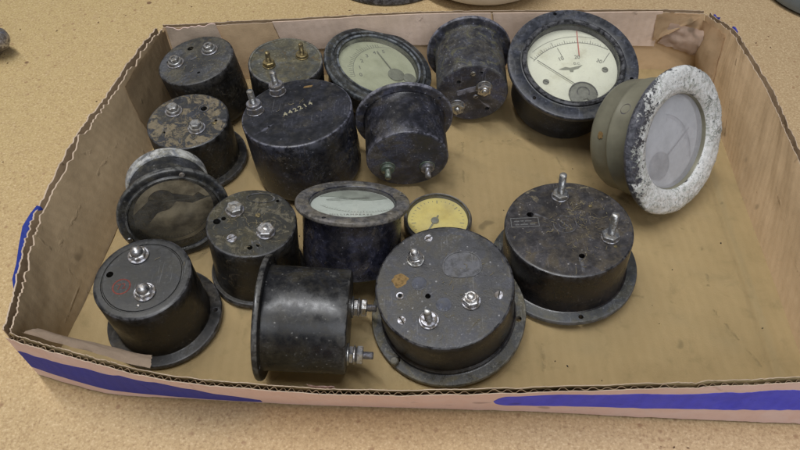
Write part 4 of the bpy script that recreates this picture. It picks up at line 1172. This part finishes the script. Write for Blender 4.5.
for v in list(bm.verts):
    if math.hypot(v.co.x, v.co.y) > (RW - 1.5) * MM: bm.verts.remove(v)
o = m.part('scale_marks', bm, M['ink']); o.parent = d
bm = bmesh.new(); ray_tick(bm, -8, 16, 0, 36, -40, 0.6, 7.4, 0.3); m.part('needle', bm, M['ink'])
# round screw on the drum, towards the viewer's upper side
def on_drum(name, ang, z, r, mats, builder):
    bm2 = bmesh.new(); builder(bm2)
    a = math.radians(ang)
    R0 = RB + 0.35
    nx_ = Vector((math.cos(a), math.sin(a), 0)); tz = Vector((0, 0, 1)); ty = tz.cross(nx_)
    Mx = Matrix(((ty.x, tz.x, nx_.x, nx_.x * R0 * MM), (ty.y, tz.y, nx_.y, nx_.y * R0 * MM), (ty.z, tz.z, nx_.z, z * MM), (0, 0, 0, 1)))
    return link_mesh(name, bm2, mats, m.e, 35, Mx)
def drum_screw(b3):
    lathe(b3, [(3.9, -0.5), (3.9, 0.9), (3.2, 1.2), (2.9, 0.5), (0, 0.5)], 32, 0)
    box(b3, -2.6, 2.6, -0.45, 0.45, 0.5, 0.75, 1, 0.7)
on_drum('drum_screw', 214, h * 0.44, 4, [M['cover_J'], M['hole']], drum_screw)
def rustspot(b3):
    pts = [((2.4 + 1.1 * mn.noise(Vector((math.cos(a) * 2, math.sin(a) * 2, 1)))) * math.cos(a), (2.0 + 1.1 * mn.noise(Vector((math.cos(a) * 2, math.sin(a) * 2, 5)))) * math.sin(a)) for a in [2 * PI * i / 24 for i in range(24)]]
    flatpoly(b3, pts, 0.3, 0.35)
on_drum('rust_spot', 186, h * 0.75, 4, [M['rust']], rustspot)

# ---- J clear glass
m = Meter('J', 'dial_meter', 'meter standing on edge at left, glass showing a stained tan dial, silvery back', 'meter')
RW = 27.6
m.housing(M['flange_J'], M['flange_J'], M['flange_J'], ft=4.4, RW=RW, zd=5.0, fholes=[(24, 20, 1.2)], bez=[(RW + 0.6, -0.7), (RW + 1.6, -1.0), (RW + 2.4, 0.2)])
d, g = m.dial(RW, 5.0, M['paper_J'], M['glass_J'], 0.8)
bm = bmesh.new(); lathe(bm, [(8.0, 4.8), (8.0, 4.0), (7.0, 3.4), (0, 3.2)], 40, 0, -5.5, -10.5); m.part('movement_cover', bm, M['cover_J'])
bm = bmesh.new(); ray_tick(bm, -5.5, -10.5, 0, 31, 8, 0.5, 3.2, 0.3); m.part('needle', bm, M['ink'])
bm = bmesh.new(); arc_band(bm, 0, 0, 21.0, 21.4, 20, 160, 4.3, 0.05, 40)
for i in range(25): ray_tick(bm, 0, 0, 19.5, 21.2, 25 + 130 * i / 24, 0.3, 4.3, 0.05)
o = m.part('scale_marks', bm, M['ink']); o.parent = d
bm = bmesh.new(); flatpoly(bm, [(-24, -4), (-12, -13), (2, -14), (13, -9), (17, -11), (21, -6), (12, -4), (3, -8), (-3, -4), (-10, -2), (-15, 3), (-20, 8), (-25, 6)], 3.7, 0.6)
m.part('movement_bracket', bm, M['cover_J'])
bm = bmesh.new(); arc_band(bm, 0, 0, 24.2, 27.4, 0, 360, 4.0, 0.6, 60); m.part('dial_rim', bm, M['gloss_black'])
for x, y in ((10.0, -29.4), (-30.0, 10.5)):
    m.screw(x, y, 1.7, 0.0, 'steel', False, 'bright_screw', 0.5, True, 0.8)
bm = bmesh.new()
RBj, hj = m.RB, m.h
lathe(bm, [(RBj + 0.1, hj - 9), (RBj + 1.4, hj - 8.4), (RBj + 1.5, hj - 1.2), (RBj + 0.6, hj + 0.3), (RBj - 3, hj + 0.6), (0, hj + 0.6)], 96)
m.part('back_cap', bm, M['cap_J'])

# lint and straw-like fibres stuck to the ends
M['straw'] = plain('straw_fibre', (0.30, 0.25, 0.15), 0.9, 0.5, 900, 0.1)
def lint(root_label, n, cx, cy, spread, top, seed, maxr):
    root = [o for o in bpy.data.objects if o.get('label') == root_label][0]
    rr = random.Random(seed)
    bm = bmesh.new()
    for i in range(n):
        x = cx + rr.gauss(0, spread); y = cy + rr.gauss(0, spread)
        if math.hypot(x, y) > maxr: continue
        a = rr.uniform(0, 2 * PI); L = rr.uniform(1.0, 5.0); k = rr.uniform(-0.5, 0.5); w = rr.uniform(0.06, 0.17)
        prev = None
        for q in range(7):
            z = top + w + 0.35 * abs(math.sin(q * 0.9 + i))
            p = Vector((x, y, z)); nx_, ny_ = -math.sin(a) * w, math.cos(a) * w
            if q in (0, 6): nx_ *= 0.3; ny_ *= 0.3
            cur = [bm.verts.new(((p.x + nx_) * MM, (p.y + ny_) * MM, p.z * MM)), bm.verts.new((p.x * MM, p.y * MM, (p.z + w) * MM)), bm.verts.new(((p.x - nx_) * MM, (p.y - ny_) * MM, p.z * MM))]
            if prev:
                for j in range(3):
                    bm.faces.new((prev[j], prev[(j + 1) % 3], cur[(j + 1) % 3], cur[j]))
            prev = cur
            x += math.cos(a) * L / 6; y += math.sin(a) * L / 6; a += k
            if math.hypot(x, y) > maxr: break
    o = link_mesh('lint', bm, M['straw'], root, 60)
    o['kind'] = 'stuff'
def topof(key): return FIT[key][7] * 1000 + 0.03
for key, start, n, cx, cy, sp in (('Q', 'wide dark mete', 90, 8, 6, 9), ('Q', 'wide dark mete', 30, -4, -8, 12), ('K', 'crusted olive ', 70, 0, 0, 11), ('P', 'largest face d', 26, 4, 0, 16),
                                  ('B', 'meter with bro', 40, 0, -4, 10), ('A', 'grey dusty met', 25, 2, -4, 10), ('L', 'smooth black m', 8, 4, 2, 10), ('D', 'deep navy blac', 12, 6, -4, 14)):
    hit = [o for o in bpy.data.objects if str(o.get('label', '')).startswith(start)][0]
    lint(hit['label'], n, cx, cy, sp, topof(key), ord(key) + n, FIT[key][6] * 1000 - 2.5)

# ------------------------------------------------------------------ things beyond the tray
def dish(name, label, cat, loc, prof, group=None):
    e = bpy.data.objects.new(name, None); COL.objects.link(e); e.location = loc
    tag(e, label, cat, group)
    for pn, pr, mt in prof:
        bm = bmesh.new(); lathe(bm, pr, 96, wob=0.15); link_mesh(pn, bm, mt, e)
    return e
M['pale'] = plain('pale_enamel', (0.62, 0.61, 0.58), 0.35, 0.15, 80, 0.05, spec=0.5)
M['bluegrey'] = plain('blue_grey_plastic', (0.20, 0.26, 0.32), 0.4, 0.2, 90, 0.1)
dish('pale_dish', 'pale rounded dish on the table beyond the back wall of the tray', 'dish', (0.080, 0.642, -0.0035),
     [('bowl', [(0, 0.5), (44, 0.5), (56, 3), (66, 10), (72, 22), (74, 30), (72.5, 30.5), (70, 22), (64, 12), (54, 6), (0, 4)], M['pale'])])
dish('black_lid', 'black round lid beside the pale dish beyond the back wall', 'lid', (-0.012, 0.651, -0.0035),
     [('lid', [(0, 16), (48, 16), (57, 13), (61, 8), (62, 2), (61, 0.3), (58, 0.3), (58, 6), (52, 11), (0, 13)], M['gloss_black'])])
dish('round_pot', 'blue grey round pot at the far right corner of the table', 'pot', (0.418, 0.618, -0.0035),
     [('pot', [(0, 0.4), (58, 0.4), (66, 3), (70, 10), (71, 26), (69.5, 27), (68, 12), (60, 5), (0, 4)], M['bluegrey'])])
e = bpy.data.objects.new('end_cap', None); COL.objects.link(e)
e.location = (-0.354, 0.512, 0.0125); e.rotation_euler = (0, math.radians(82), math.radians(-8))
tag(e, 'small grey metal end cap at the left edge of the table', 'cap')
bm = bmesh.new(); lathe(bm, [(0, -6), (14, -6), (15.4, -5), (15.8, 2), (14, 6), (10.5, 9), (9, 16), (5, 20), (0, 21)], 64)
link_mesh('cap_body', bm, M['dull'], e)
bm = bmesh.new(); lathe(bm, [(15.5, -5), (16, -4.4), (16, -2.0), (15.5, -1.4)], 64); link_mesh('cap_rim', bm, M['gloss_black'], e)

# loose crumbs on tray floor
crumbs = bmesh.new()
for i in range(90):
    x = random.uniform(-0.17, 0.225); y = random.uniform(0.19, 0.46)
    s_ = random.uniform(0.00015, 0.00045) * (1 if random.random() < .9 else 2)
    mat = Matrix.Translation((x, y, s_ * 0.6 - 0.0002)) @ Matrix.Rotation(random.uniform(0, 6), 4, 'Z') @ Matrix.Diagonal((s_ * random.uniform(1, 2.2), s_, s_ * 0.7, 1))
    bmesh.ops.create_icosphere(crumbs, subdivisions=1, radius=1, matrix=mat)
o = link_mesh('grit', crumbs, M['hole'])
tag(o, 'dark grit and crumbs scattered on the tray floor', None, None, 'stuff')

flecks = bmesh.new()
for i in range(160):
    x = random.uniform(-0.42, 0.45); y = random.choice((random.uniform(0.10, 0.165), random.uniform(0.51, 0.62), random.uniform(0.15, 0.6)))
    if -0.235 < x < 0.275 and 0.16 < y < 0.505: continue
    s_ = random.uniform(0.0002, 0.0007)
    mat_ = Matrix.Translation((x, y, -0.0033)) @ Matrix.Rotation(random.uniform(0, 6), 4, 'Z') @ Matrix.Diagonal((s_ * random.uniform(1, 2.5), s_, s_ * 0.6, 1))
    bmesh.ops.create_icosphere(flecks, subdivisions=1, radius=1, matrix=mat_)
M['fleck'] = plain('brown_fleck', (0.14, 0.075, 0.04), 0.9, 0.5, 300)
o = link_mesh('crumbs', flecks, M['fleck'])
tag(o, 'brown crumbs scattered on the table around the tray', None, None, 'stuff')

# ------------------------------------------------------------------ light
def area(name, loc, target, sx, sy, power, col):
    L = bpy.data.lights.new(name, 'AREA'); L.shape = 'RECTANGLE'; L.size = sx; L.size_y = sy; L.energy = power; L.color = col
    o = bpy.data.objects.new(name, L); COL.objects.link(o); o.location = loc
    o.rotation_euler = (Vector(target) - Vector(loc)).to_track_quat('-Z', 'Y').to_euler()
    return o
area('ceiling_tube', (-0.10, 0.05, 2.0), (-0.05, 0.1, 0), 1.4, 0.10, 28, (0.97, 0.98, 1.0))
area('ceiling_tube', (-0.85, 0.80, 2.0), (0.0, 0.25, 0), 0.10, 1.2, 11, (1.0, 0.97, 0.90))
area('window', (0.5, -1.6, 1.6), (0.05, 0.25, 0), 1.8, 1.2, 20, (0.92, 0.95, 1.0))
w = bpy.data.worlds.new('World'); scene.world = w; w.use_nodes = True
w.node_tree.nodes['Background'].inputs[0].default_value = (0.80, 0.84, 1.0, 1)
w.node_tree.nodes['Background'].inputs[1].default_value = 0.12

# ------------------------------------------------------------------ camera
cam = bpy.data.cameras.new('camera'); co = bpy.data.objects.new('camera', cam); COL.objects.link(co)
co.location = (0, 0, 0.36); co.rotation_euler = (math.radians(41), 0, 0)
cam.sensor_width = 36; cam.lens = 700 / 800 * 36; cam.clip_start = 0.01; cam.clip_end = 20
scene.camera = co
scene.view_settings.view_transform = 'Standard'
scene.view_settings.look = 'None'
scene.view_settings.exposure = -0.06
scene.view_settings.gamma = 1
